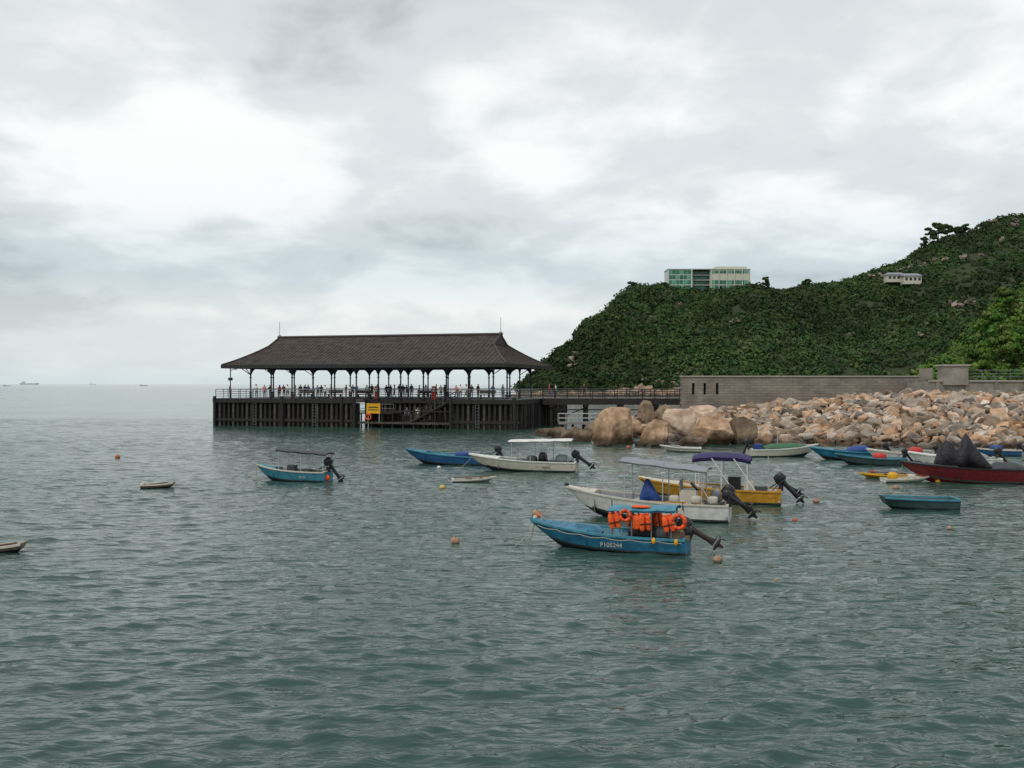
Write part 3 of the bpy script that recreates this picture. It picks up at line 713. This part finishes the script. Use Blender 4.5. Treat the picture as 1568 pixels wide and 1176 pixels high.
def tarp(mb,pts,mt):
    rings=[]
    for k,(x,hw,zt,zb) in enumerate(pts):
        ring=[]
        for j in range(13):
            t=j/12; y=hw*math.cos(math.pi*t); zz=zb+(zt-zb)*(math.sin(math.pi*t)**.6)
            n_=noise.noise(Vector((x*3,y*4,zz*3+k)))*.06; ring.append((x+n_,y+n_,zz+n_))
        rings.append(ring)
    mb.loft(rings,mt)
def text(mb,s,size,p,mt,tiltx=0):
    cu=bpy.data.curves.new('t','FONT'); cu.body=s; cu.size=size; cu.extrude=.004; o=bpy.data.objects.new('t',cu); scene.collection.objects.link(o)
    dg=bpy.context.evaluated_depsgraph_get(); dg.update(); me=bpy.data.meshes.new_from_object(o.evaluated_get(dg))
    vs=[(p[0]-v.co.x,p[1]+v.co.z+tiltx*v.co.y,p[2]+v.co.y) for v in me.vertices]
    mb.add(vs,[tuple(f.vertices) for f in me.polygons],mt); bpy.data.objects.remove(o); bpy.data.meshes.remove(me)
def mooring(mb,L,Hb,dx=1.2,dz=-.1,y=0.0):
    pts=[(L*.97+dx*t,y*t,Hb*.95+(dz-Hb*.95)*(t**.6)) for t in np.linspace(0,1,9)]
    mb.path(pts,.014,'rope',n=5)
def place(mb,name,px,py,theta,dz=0,side=0):
    X,Y=gp(px,py); return mb.obj(name,(X,Y,dz),math.pi-math.radians(theta))
# 1 main blue boat
mb=MB(); L=4.9; st=hull(mb,L,1.6,.46,.78,'blue','teal','teal','grime')
foredeck(mb,st,.64,'blue'); tarp(mb,[(2.6,.3,.5,.42),(2.8,.55,.68,.45),(3.3,.5,.70,.48),(3.6,.2,.58,.5)],'blue')
for s in(.2,.4): thwart(mb,st,L,s,'teal')
canopy(mb,.3,2.3,.6,1.27,'teal',.42,arch=.10,posts=4,post='railg',edge='blue',tilt=-.08)
for (x,y,z,yw,k) in [(.5,.60,.96,.2,.88),(1.2,.60,.96,.4,.88),(1.45,.5,.92,2.6,.8),(2.12,.58,.97,.3,.85),(1.0,-.4,.9,1,.9),(1.8,-.35,.9,2,.9)]: vest(mb,(x,y,z),yw+math.pi,k)
ringbuoy(mb,(.2,.62,.98),.19,.06); ringbuoy(mb,(1.78,.6,1.1),.15,.05)
mb.sup((1.3,0,.55),(.5,.4,.22),.7,'tarp'); mb.sup((1.35,.35,1.35),(.3,.14,.04),.7,'orange'); mb.sup((.7,.1,.55),(.3,.3,.2),.7,'dgrey')
outboard(mb,.6,58,1.3,'brown',band='black')
mb.box((-.02,0,.5),(.14,1.1,.12),'wood'); mb.sup((.3,.3,.5),(.25,.2,.25),.6,'wood'); mb.sup((.05,.1,.62),(.2,.2,.2),.6,'black')
text(mb,'P105244',.19,(2.5,.77,.17),'cream',.12)
mb.sup((.9,.8,.42),(.06,.06,.1),1,'sign'); mb.sup((.25,.76,.4),(.06,.06,.1),1,'sign'); mb.tube((4.5,.12,.74),(4.5,.12,.95),.03,'steel'); mb.sup((4.75,0,.84),(.07,.07,.07),1,'cream')
mooring(mb,L,.76,.6,-.1,.6); mooring(mb,L,.76,.25,-.1,.1)
mb.path([(x,.83*(.84+.16*min(1,x/L/.4))*(1-max(0,(x/L-.42)/.58)**2.4)+.03,.40+.3*(x/L)**2.2-.05*abs(math.sin(x*4))) for x in np.linspace(.1,4.6,40)],.012,'rope')
place(mb,'blue_motorboat',1054,846,18)
# 2 white motorboat
mb=MB(); L=6.2; st=hull(mb,L,2.0,.62,1.08,'white','cream','grey','grime')
for s in(.18,.36): thwart(mb,st,L,s,'yellow')
thwart(mb,st,L,.55,'cream'); foredeck(mb,st,.8,'cream')
canopy(mb,.75,3.95,.85,2.0,'grey',.6,arch=.1,posts=3,tilt=.32,edge='grey')
mb.box((1.5,0,.75),(.6,.7,.7),'cream'); mb.box((1.78,0,1.25),(.03,.75,.4),'grey'); mb.tube((1.3,.1,1.2),(1.25,.1,1.25),.2,'black',n=12)
tarp(mb,[(2.55,.1,.75,.6),(2.7,.3,1.0,.55),(2.95,.28,1.42,.5),(3.1,.22,1.45,.5),(3.3,.1,.8,.5)],'btarp')
for x in(.6,1.2,2.0): mb.sup((x,.3,.75),(.2,.15,.15),.6,'cream'); 
mb.box((2.3,.75,.68),(1.6,.05,.06),'yellow'); mb.sup((.55,-.3,.85),(.2,.2,.25),.7,'grey')
for x in(1.6,4.2): mb.tube((x,.95,.42),(x,.97,.72),.02,'black')
outboard(mb,.78,45,1.4); outboard(mb,.78,58,1.1,y=.5)
mb.sup((L-.05,0,1.14),(.1,.1,.08),1,'black'); mooring(mb,L,1.1,1.1,-.1,.7)
mb.path([(.8,.8,1.9),(.9,.85,1.2),(.6,.9,.7)],.02,'steel')
place(mb,'white_motorboat',1118,797,17)
# 3 yellow motorboat
mb=MB(); L=6.0; st=hull(mb,L,1.9,.56,.95,'yellow','yellow','cream','grime',stripe='yellow'); foredeck(mb,st,.7,'cream')
canopy(mb,1.2,3.6,.8,1.95,'purple',.55,arch=.16,posts=3,edge='purple',drop=.14,curl=.12,post='white')
for x in(1.0,1.9): mb.tube((x,.8,.55),(x+.9,.8,1.9),.022,'white')
mb.box((1.9,0,.8),(.5,.7,.6),'black'); mb.box((1.3,0,.7),(.4,.8,.4),'cream'); thwart(mb,st,L,.5,'cream'); mb.box((.8,.3,.62),(.5,.4,.2),'dgrey')
outboard(mb,.75,42,1.4); outboard(mb,.72,56,1.1,y=-.45); mooring(mb,L,.95,1,-.1)
mb.tube((.5,.7,.5),(.5,.7,2.0),.02,'steel')
place(mb,'yellow_motorboat',1196,771,16)
# 4 small boat left with canopy
mb=MB(); L=4.0; st=hull(mb,L,1.5,.5,.82,'teal','cream','grey','grime'); foredeck(mb,st,.72,'teal')
for s in(.25,.5): thwart(mb,st,L,s)
canopy(mb,-.1,2.65,.6,1.52,'dgrey',.45,arch=.08,posts=3,tilt=.2,edge='black')
outboard(mb,.7,35,1.35); mb.sup((-.05,.3,.2),(.13,.1,.16),.8,'orange'); mb.tube((L-.1,.3,-.1),(L-.05,.1,.8),.03,'rope'); text(mb,'P2143',.14,(1.3,.72,.2),'cream',.1)
mb.sup((1.2,0,.5),(.4,.35,.15),.6,'black'); mb.box((2.0,0,.6),(.4,.4,.4),'dgrey')
place(mb,'canopied_motorboat',503,737,12)
# 5 blue open boat
mb=MB(); L=6.0; st=hull(mb,L,1.7,.5,.95,'blue2','teal','teal','grime'); foredeck(mb,st,.75,'blue')
for s in(.2,.4,.58): thwart(mb,st,L,s,'teal')
outboard(mb,.7,30,1.3); mb.sup((2.2,0,.6),(.5,.4,.2),.6,'btarp'); mb.box((1.3,0,.62),(.5,.5,.35),'grey')
place(mb,'blue_open_boat',762,712,12)
# 6 white boat with canopy
mb=MB(); L=6.4; st=hull(mb,L,1.9,.55,.92,'cream','white','grey','grime'); foredeck(mb,st,.72,'white')
canopy(mb,.2,3.9,.8,1.75,'white',.5,arch=.1,posts=4,edge='grey',post='steel',tilt=-.1)
for s in(.2,.36,.52): thwart(mb,st,L,s)
mb.sup((2.0,0,.75),(.25,.3,.35),.7,'black'); mb.sup((2.6,.2,.65),(.3,.3,.25),.7,'dgrey'); mb.sup((.9,-.2,.7),(.4,.3,.25),.7,'grey'); mb.tube((1.6,.4,.5),(1.9,.4,1.1),.06,'brown')
outboard(mb,.72,52,1.4); text(mb,'P10824',.16,(1.9,.89,.22),'dgrey',.1); mooring(mb,L,.92,1,-.1)
place(mb,'white_canopied_boat',884,722,12)
mb=MB(); st=hull(mb,2.3,.95,.12,.26,'white','cream','grey','white',draft=.1,floor=.05); mb.box((.9,0,.15),(.3,.8,.05),'wood'); mb.box((1.5,0,.18),(.12,.7,.05),'brown'); mb.tube((.1,.3,.2),(1.9,-.2,.28),.025,'wood')
X,Y=gp(692,738); mb.obj('white_dinghy',(X,Y,0),.12)
M['tender']=mat('weathered_tender_wood',(.20,.15,.11),.8,var=.35,scale=7)
for px,py,w in((241,747,1.5),(4,845,1.15)):
    mb=MB(); st=hull(mb,w,.75,.16,.24,'tender','cream','brown','grime',draft=.1,floor=.05,square=True)
    mb.box((w*.45,0,.13),(.16,.62,.04),'wood'); mb.tube((.2,-.15,.16),(w*.8,.1,.24),.03,'wood'); mb.sup((w*.65,.1,.1),(.15,.14,.08),.8,'black')
    X,Y=gp(px,py); mb.obj('small_tender',(X-w/2,Y,0),.12)
mb=MB(); st=hull(mb,2.85,1.25,.4,.46,'greyteal','teal','greyteal','grime',square=True)
for s in(.25,.6): thwart(mb,st,2.85,s,'greyteal')
X,Y=gp(1463,779); mb.obj('teal_dinghy',(X,Y,0),math.pi-.1)
# red boat w/ black tarps
mb=MB(); L=6.6; st=hull(mb,L,2.2,.7,1.0,'red','black','dgrey','redb',stripe='red'); foredeck(mb,st,.62,'dgrey')
tarp(mb,[(4.9,.2,1.0,.9),(4.75,.5,1.3,.8),(4.6,.55,1.85,.7),(4.35,.5,2.15,.7),(4.1,.5,2.05,.7),(3.85,.5,1.6,.7),(3.7,.55,1.7,.7),(3.5,.5,2.25,.7),(3.35,.35,2.5,.7),(3.1,.45,2.1,.7),(2.7,.6,1.5,.7),(2.3,.5,1.0,.7)],'tarp')
tarp(mb,[(2.2,.5,.8,.6),(1.8,.7,1.05,.6),(1.0,.7,1.0,.6),(.5,.4,.8,.6)],'dgrey')
outboard(mb,.95,15,1.6); mooring(mb,L,1.0,.8,-.1)
place(mb,'red_speedboat',1586,739,8)
mb=MB(); st=hull(mb,2.6,.8,.16,.3,'yellow','sign','dgrey','yellow',draft=.1,floor=.08); mb.box((1,0,.2),(.4,.6,.1),'black'); mb.tube((.2,.2,.3),(2.1,-.1,.35),.03,'wood'); X,Y=gp(1392,733); mb.obj('yellow_kayak',(X,Y,0),math.pi-.1)
mb=MB(); st=hull(mb,2.5,.9,.16,.3,'white','cream','cream','white',draft=.1,floor=.08); thwart(mb,st,2.5,.4,'yellow'); mb.sup((.5,.0,.3),(.25,.2,.2),.7,'sign'); mb.sup((1.5,.0,.25),(.2,.15,.15),.7,'cream'); X,Y=gp(1352,738); mb.obj('white_dinghy',(X,Y,0),.05)
mb=MB(); st=hull(mb,5.2,1.8,.55,.9,'white','white','grey','grime'); foredeck(mb,st,.65,'white'); tarp(mb,[(.6,.4,.7,.5),(1.2,.6,1.0,.5),(2.4,.6,.95,.5),(3,.3,.7,.5)],'grey'); mb.box((1.9,0,1.0),(.05,1,.5),'dgrey'); outboard(mb,.7,35,1.3); place(mb,'white_speedboat',1528,716,6)
mb=MB(); st=hull(mb,4.4,1.5,.5,.8,'white','cream','grey','grime'); foredeck(mb,st,.7,'cream'); mb.sup((1.3,0,.65),(.4,.4,.3),.7,'redb'); thwart(mb,st,4.4,.5); outboard(mb,.66,40,1.2); place(mb,'white_open_boat',1434,707,5)
mb=MB(); st=hull(mb,4.9,1.6,.5,.85,'cream','white','grey','greyteal'); tarp(mb,[(1.0,.4,.65,.5),(1.5,.6,.85,.5),(3.2,.6,.9,.5),(3.9,.35,.8,.6)],'green'); mb.tube((2,0,.5),(2,0,1.7),.03,'steel'); outboard(mb,.72,20,1.3); mb.box((.6,0,.65),(.5,.5,.4),'btarp')
X,Y=gp(1147,699); mb.obj('green_covered_boat',(X,Y,0),.06)
mb=MB(); st=hull(mb,3.0,1.2,.3,.5,'cream','white','grey','cream'); thwart(mb,st,3,.4); mb.box((1.8,0,.35),(.5,.6,.25),'grey'); X,Y=gp(1073,692); mb.obj('small_rowboat',(X,Y,0),math.pi-.1)
mb=MB(); L=4.9; st=hull(mb,L,1.6,.5,.82,'blue','teal','grey','grime'); foredeck(mb,st,.7,'teal'); tarp(mb,[(.8,.3,.6,.5),(1.3,.6,.95,.5),(2.1,.6,.9,.5),(2.6,.3,.6,.5)],'btarp'); thwart(mb,st,L,.6); outboard(mb,.68,35,1.2); place(mb,'teal_motorboat',1356,704,5)
mb=MB(); L=4.2; st=hull(mb,L,1.5,.4,.7,'greyteal','teal','grey','grime'); thwart(mb,st,L,.6,'redb'); mb.sup((1.5,0,.5),(.4,.4,.25),.7,'redb'); outboard(mb,.6,35,1.1); place(mb,'grey_motorboat',1385,712,5)
mb=MB(); L=3.4; st=hull(mb,L,1.3,.4,.6,'white','cream','grey','grime'); thwart(mb,st,L,.5,'wood'); outboard(mb,.55,35,1.0); place(mb,'small_skiff',1482,702,5)
mb=MB(); L=3.6; st=hull(mb,L,1.3,.4,.6,'blue2','cream','grey','grime'); thwart(mb,st,L,.5,'wood'); outboard(mb,.55,35,1.0); mb.sup((1.5,0,.5),(.4,.4,.25),.7,'btarp'); place(mb,'small_skiff',1560,698,5)
# buoys
M['buoyo']=mat('buoy_faded_orange',(.42,.12,.05),.6,var=.3,scale=8); M['buoyt']=mat('buoy_faded_tan',(.33,.20,.125),.6,var=.35,scale=8); M['buoyy']=mat('buoy_yellow',(.55,.42,.12),.5,var=.15)
for px,py,rp,mt in [(180,701,4,'buoyo'),(677,748,4.5,'buoyy'),(697,831,7,'buoyt'),(822,789,7,'buoyt'),(826,791,5,'buoyo'),(1099,859,7,'buoyt'),(1250,769,5,'buoyt'),(1188,890,2.6,'buoyo'),(1217,798,4,'buoyo'),(1454,810,3.6,'buoyt'),(890,953,2,'tender'),(672,717,3,'white'),(1372,748,4.5,'buoyt'),(1436,738,4,'sign'),(1408,727,5,'white'),(1015,726,3,'white'),(1322,712,4,'white'),(1040,907,2.6,'green'),(962,686,3,'buoyo'),(1180,698,3,'sign'),(1336,724,3.5,'redb')]:
    X,Y=gp(px,py); r=rp/F*Y; mb=MB(); mb.sup((0,0,r*.4),(r*1.05,r,r*.85),1,mt); mb.tube((0,0,r*1.15),(0,0,r*1.35),r*.16,'black'); 
    mb.path([(0,0,r*1.3),(r*1.0,0,r*.8),(r*1.6,.1,-.1)],.01,'rope'); mb.obj('mooring_buoy',(X,Y,0),random.random()*6)
# ships
M['haze1']=mat('haze_tinted_hull',(.22,.26,.29),.9,var=.1); M['haze2']=mat('hazy_hull',(.52,.58,.60),.9,var=.03)  # distance haze is mixed into both hull colours
for px,D,Lw,mt in [(10,2400,16,'haze1'),(220,2600,20,'haze1'),(45,8000,150,'haze2'),(142,9000,60,'haze2')]:
    X=(px-784)/F*D; mb=MB(); h=Lw*.07
    mb.loft([[(-Lw/2,-h,h),(-Lw/2,h,h),(-Lw/2*.95,h,-1),(-Lw/2*.95,-h,-1)],[(Lw*.35,-h,h),(Lw*.35,h,h),(Lw*.33,h,-1),(Lw*.33,-h,-1)],[(Lw/2,-.3,h*1.3),(Lw/2,.3,h*1.3),(Lw*.44,.3,-1),(Lw*.44,-.3,-1)]],mt,smooth=False)
    mb.box((-Lw*.32,0,h*1.6),(Lw*.16,h*1.4,h*1.3),mt); mb.tube((-Lw*.3,0,h*2.2),(-Lw*.3,0,h*3.2),h*.1,mt); mb.tube((Lw*.1,0,h),(Lw*.1,0,h*2.2),h*.1,mt)
    mb.obj('distant_ship',(X,D,0),.1)
# ---------------------------------------------------------------- people
def person(loc,yaw,pose,shirt,pants,h=1.7,longhair=False):
    J={'pel':((0,0,.93),.135),'sp':((0,0,1.13),.12),'ch':((.0,0,1.33),.15),'nk':((0,0,1.475),.055),'hb':((.015,0,1.56),.078),'hm':((.02,0,1.63),.098),'ht':((.01,0,1.69),.07)}
    arm={'stand':((.0,.25,1.12),(.06,.24,.88)),'lean':((.12,.25,1.17),(.36,.18,1.12)),'walk':((-.08,.25,1.13),(.02,.26,.9)),'point':((.2,.24,1.3),(.42,.2,1.42))}[pose]
    leg={'stand':(((.02,.1,.5),(0,.1,.09)),)*2,'lean':(((.02,.1,.5),(-.04,.1,.09)),((.06,.1,.5),(-.05,.1,.09))),'walk':(((.14,.09,.52),(.2,.09,.1)),((.0,.09,.5),(-.22,.09,.13))),'point':(((.02,.11,.5),(0,.12,.09)),)*2}[pose]
    names=list(J); V=[J[n][0] for n in names]; Rr=[J[n][1] for n in names]; E=[(i,i+1) for i in range(6)]
    lean=.12 if pose=='lean' else 0
    hands=[]
    for si,sg in enumerate((1,-1)):
        e,w=arm
        if pose=='point' and sg<0: e,w=(.0,.25,1.12),(.06,.24,.88)
        if pose=='walk' and sg<0: e,w=(.06,.25,1.13),(.2,.24,.95)
        o=len(V); V+=[(0,sg*.18,1.40),(e[0],sg*e[1],e[2]),(w[0],sg*w[1],w[2])]; Rr+=[.062,.045,.03]
        d=(Vector(w)-Vector(e)).normalized(); hd=Vector(w)+d*.06; V.append((hd.x,sg*hd.y,hd.z)); Rr.append(.034); E+=[(2,o),(o,o+1),(o+1,o+2),(o+2,o+3)]
        dd=Vector((d.x,sg*d.y,d.z)); hands.append((Vector((w[0],sg*w[1],w[2])),dd))
        k,a=leg[si]; o=len(V); V+=[(0,sg*.09,.88),(k[0],sg*k[1],k[2]),(a[0],sg*a[1],a[2]),(a[0]+.15,sg*(a[1]+.02),a[2]-.05)]; Rr+=[.09,.062,.042,.036]; E+=[(0,o),(o,o+1),(o+1,o+2),(o+2,o+3)]
    V=[(x+lean*max(0,z-.93)*1.5,y,z) for x,y,z in V]
    me=bpy.data.meshes.new('p'); me.from_pydata(V,E,[]); o=bpy.data.objects.new('p',me); scene.collection.objects.link(o)
    md=o.modifiers.new('s','SKIN'); 
    for i,sv in enumerate(me.skin_vertices[0].data): sv.radius=(Rr[i]*.95,Rr[i]*.95) if i>2 else (Rr[i]*.85,Rr[i]*1.2); sv.use_root=(i==0)
    ms=o.modifiers.new('ss','SUBSURF'); ms.levels=1; ms.render_levels=1
    dg=bpy.context.evaluated_depsgraph_get(); dg.update(); m2=bpy.data.meshes.new_from_object(o.evaluated_get(dg)); bpy.data.objects.remove(o)
    b=MB(); vs=[v.co.copy() for v in m2.vertices]; fs=[tuple(f.vertices) for f in m2.polygons]
    groups={}
    for f in fs:
        c=sum((vs[i] for i in f),Vector())/len(f); z=c.z; xx=c.x-lean*max(0,z-.93)*1.5
        if z>1.665 or (z>1.56 and xx<-.01) or (longhair and z>1.40 and xx<-.04): k='hair'
        elif z>1.47: k='skin'
        elif abs(c.y)>.2 and z<1.2 and z>.7 : k='skin'
        elif xx>.2 and z>.98: k='skin'
        elif z>.95 : k=shirt
        elif z<.5 and pants=='shorts': k='skin'
        else: k='pantsd' if pants=='shorts' else pants
        if z<.09: k='black'
        groups.setdefault(k,[]).append(f)
    for k,fl in groups.items(): b.add(vs,fl,k,True)
    hx=.02+lean*.7*1.5
    for sg in(1,-1):
        b.sup((hx,sg*.088,1.615),(.02,.012,.03),1,'skin',nu=8,nv=6); b.sup((hx+.088,sg*.032,1.625),(.01,.014,.008),1,'black',nu=8,nv=6)
    b.sup((hx+.1,0,1.595),(.02,.014,.026),1,'skin',nu=8,nv=6); b.sup((hx+.085,0,1.555),(.01,.026,.007),1,'redb',nu=8,nv=6)
    if longhair: b.sup((hx-.05,0,1.55),(.06,.085,.15),.9,'hair',nu=12,nv=8)
    for w,d in hands:
        off=Vector((lean*max(0,w.z-.93)*1.5,0,0)); w=w+off; u=d.orthogonal().normalized(); 
        for i,l in enumerate((.07,.08,.075,.06)): 
            s0=w+d*.085+u*(i-1.5)*.018; m_=s0+d*l*.5; n_=d.cross(u)*.02; b.tube(s0,m_,.009,'skin',.008,n=6); b.tube(m_,m_+d*l*.5+n_,.008,'skin',.006,n=6)
        s0=w+d*.04+u*.03; b.tube(s0,s0+u*.03+d*.03,.011,'skin',.009,n=6); b.tube(s0+u*.03+d*.03,s0+u*.035+d*.06,.009,'skin',.007,n=6)
    ob=b.obj('person',loc,yaw); ob.scale=(h/1.74,)*3
    return ob
for k,c in {'sw':(.7,.7,.67),'sb':(.04,.06,.16),'sr':(.42,.04,.04),'sk':(.022,.022,.026),'sg':(.14,.17,.17),'sp':(.5,.22,.26),'pantsd':(.025,.028,.04),'pantsb':(.04,.06,.12),'pantsk':(.2,.16,.11)}.items(): M[k]=mat('cloth_'+k,c,.85,var=.1)
ang=math.radians(-16.7)
def pw(lx,ly): return (-35.9+lx*math.cos(ang)-ly*math.sin(ang),118+lx*math.sin(ang)+ly*math.cos(ang),3.26)
def lx(px,ly):
    t=(px-784)/F
    c,s=math.cos(ang),math.sin(ang); return (t*(118+ly*c)+35.9+ly*s)/(c-t*s)
PP=[(352,.9,'stand','sk','pantsd',1),(393,.6,'lean','sw','pantsb',0),(405,1.2,'stand','sp','pantsd',0),(414,.8,'lean','sk','pantsd',0),(428,1.0,'stand','sr','pantsd',1),(435,.7,'lean','sk','pantsd',0),(441,.6,'lean','sw','shorts',0),(452,1.5,'walk','sg','pantsk',2),(460,.8,'stand','sk','pantsb',0),(466,.7,'lean','sk','pantsd',1),(472,.9,'stand','sb','pantsd',0),(480,1.6,'walk','sk','pantsb',2),(487,.6,'lean','sg','pantsd',0),(492,1.2,'stand','sk','pantsd',1),(498,.9,'stand','sw','pantsd',3),(507,1.4,'stand','sk','shorts',1),(530,1.6,'stand','sk','pantsk',1),(536,1.2,'lean','sw','pantsd',0),(540,.8,'stand','sb','pantsd',1),(546,1.2,'point','sb','pantsd',0),(562,3.2,'stand','sw','pantsd',0),(570,3.4,'lean','sk','pantsd',0),(578,3.4,'stand','sw','shorts',1),(592,5,'stand','sk','pantsd',0),(598,3.3,'stand','sb','pantsb',1),(604,3.6,'walk','sr','pantsd',2),(612,3.5,'lean','sk','pantsd',0),(617,3.3,'stand','sk','pantsk',1),(623,3.4,'lean','sg','pantsd',0),(630,4.0,'stand','sb','pantsd',0),(642,3.4,'stand','sk','pantsd',2),(652,4.5,'stand','sw','pantsb',3),(668,4.0,'walk','sp','pantsd',2),(675,1.6,'stand','sg','pantsd',0),(681,1.6,'stand','sk','pantsd',1),(699,.7,'lean','sp','pantsb',0),(705,.8,'stand','sw','pantsd',0),(714,1.3,'walk','sw','pantsk',2),(722,.9,'stand','sk','pantsb',1),(732,3,'stand','sk','pantsd',1),(755,1.5,'lean','sb','pantsd',0),(770,2.0,'stand','sg','pantsd',1)]
for i,(px,ly,pose,sh,pa,fc) in enumerate(PP):
    yaw={0:-math.pi/2,1:math.pi*.2*i,2:math.pi*(i%2),3:math.pi/2}[fc]+ang*(fc==0)
    person(pw(lx(px,ly),ly),yaw,pose,sh,pa,1.66+.15*random.random(),longhair=(i%3==1))
for px,ly,z,pose,sh,pa in [(623,1.2,.66,'stand','sb','pantsd'),(640,1.3,.66,'lean','sw','pantsk')]:
    p=pw(lx(px,ly),ly); person((p[0],p[1],z),-1.6,pose,sh,pa)
person((4.4,116,3.35),0,'walk','sr','pantsb'); person((5.2,116.6,3.35),3,'stand','sw','pantsd'); person((8.5,115.4,3.35),-1.6,'stand','sk','pantsd')
# ---------------------------------------------------------------- world, sun, camera
w=bpy.data.worlds.new('World'); scene.world=w; w.use_nodes=True; nt=w.node_tree;N=nt.nodes;L=nt.links
for n in list(N): N.remove(n)
out=N.new('ShaderNodeOutputWorld'); sky=N.new('ShaderNodeTexSky'); sky.sky_type='NISHITA'; sky.sun_disc=False
SE,SR=52,-38
sky.sun_elevation=math.radians(SE); sky.dust_density=4
b1=N.new('ShaderNodeBackground'); b1.inputs['Strength'].default_value=.08; L.new(sky.outputs[0],b1.inputs[0])
tc=N.new('ShaderNodeTexCoord'); sp=N.new('ShaderNodeSeparateXYZ'); L.new(tc.outputs['Generated'],sp.inputs[0])
def mth(op,a,b=None,c=None):
    n=N.new('ShaderNodeMath'); n.operation=op
    for i,v in enumerate((a,b,c)):
        if v is None: continue
        if isinstance(v,(int,float)): n.inputs[i].default_value=v
        else: L.new(v,n.inputs[i])
    return n.outputs[0]
zc=mth('ADD',mth('MAXIMUM',sp.outputs['Z'],0.0),.30)
cx=N.new('ShaderNodeCombineXYZ'); L.new(mth('DIVIDE',sp.outputs['X'],zc),cx.inputs[0]); L.new(mth('DIVIDE',sp.outputs['Y'],zc),cx.inputs[1]); cx.inputs[2].default_value=5.1
def nz(scale,det,dist=0,rough=.55):
    n=N.new('ShaderNodeTexNoise'); n.inputs['Scale'].default_value=scale; n.inputs['Detail'].default_value=det; n.inputs['Distortion'].default_value=dist; n.inputs['Roughness'].default_value=rough; L.new(cx.outputs[0],n.inputs['Vector']); return n.outputs['Fac']
big=nz(1.3,5,.2,.5); sm=nz(4.2,7,.25,.55)
mixv=mth('ADD',mth('MULTIPLY',big,.66),mth('MULTIPLY',sm,.34))
cr=N.new('ShaderNodeValToRGB'); cr.color_ramp.interpolation='EASE'; e=cr.color_ramp.elements
e[0].position=.37; e[0].color=(.52,.57,.60,1); e[1].position=.60; e[1].color=(1.0,1.01,1.01,1)
x=e.new(.48); x.color=(.75,.79,.81,1)
L.new(mixv,cr.inputs[0])
er=N.new('ShaderNodeValToRGB'); L.new(sp.outputs['Z'],er.inputs[0]); e=er.color_ramp.elements
e[0].position=0; e[0].color=(.88,.95,.97,1); e[1].position=1; e[1].color=(1.0,1.0,1.0,1)
for p,c in((.03,(1.0,1.02,1.02)),(.075,(1.02,1.03,1.01)),(.105,(.83,.905,.94)),(.13,(.85,.915,.945)),(.17,(1.0,1.01,1.01)),(.26,(1.06,1.06,1.05)),(.34,(1.0,1.0,1.0)),(.42,(.90,.91,.92))):
    x=e.new(p); x.color=(*c,1)
fl=N.new('ShaderNodeMapRange'); fl.inputs['From Min'].default_value=0; fl.inputs['From Max'].default_value=.12; fl.inputs['To Min'].default_value=.15; fl.inputs['To Max'].default_value=1; L.new(sp.outputs['Z'],fl.inputs['Value'])
m1=N.new('ShaderNodeMix'); m1.data_type='RGBA'; L.new(fl.outputs[0],m1.inputs[0]); m1.inputs[6].default_value=(.78,.82,.82,1); L.new(cr.outputs[0],m1.inputs[7])
m2=N.new('ShaderNodeMix'); m2.data_type='RGBA'; m2.blend_type='MULTIPLY'; m2.inputs[0].default_value=1; L.new(m1.outputs[2],m2.inputs[6]); L.new(er.outputs[0],m2.inputs[7])
b2=N.new('ShaderNodeBackground'); b2.inputs['Strength'].default_value=1.0; L.new(m2.outputs[2],b2.inputs[0])
ms=N.new('ShaderNodeMixShader'); ms.inputs[0].default_value=.93; L.new(b1.outputs[0],ms.inputs[1]); L.new(b2.outputs[0],ms.inputs[2]); L.new(ms.outputs[0],out.inputs[0])
sd=bpy.data.lights.new('sun','SUN'); sd.energy=1.4; sd.angle=math.radians(12); sd.color=(1,.95,.88); so=bpy.data.objects.new('sun',sd); scene.collection.objects.link(so)
d=Vector((math.sin(math.radians(SR))*math.cos(math.radians(SE)),-math.cos(math.radians(SR))*math.cos(math.radians(SE))*1.0,math.sin(math.radians(SE))))
so.rotation_euler=d.to_track_quat('Z','Y').to_euler()
sky.sun_rotation=math.atan2(d.x,d.y)
cam=bpy.data.cameras.new('camera'); cam.lens=36*1500/1568; cam.clip_end=60000; cam.clip_start=.1; co=bpy.data.objects.new('camera',cam); scene.collection.objects.link(co)
co.location=(0,0,EYE); co.rotation_euler=(math.radians(90),0,0); scene.camera=co
scene.view_settings.view_transform='Standard'; scene.view_settings.look='None'; scene.view_settings.exposure=0
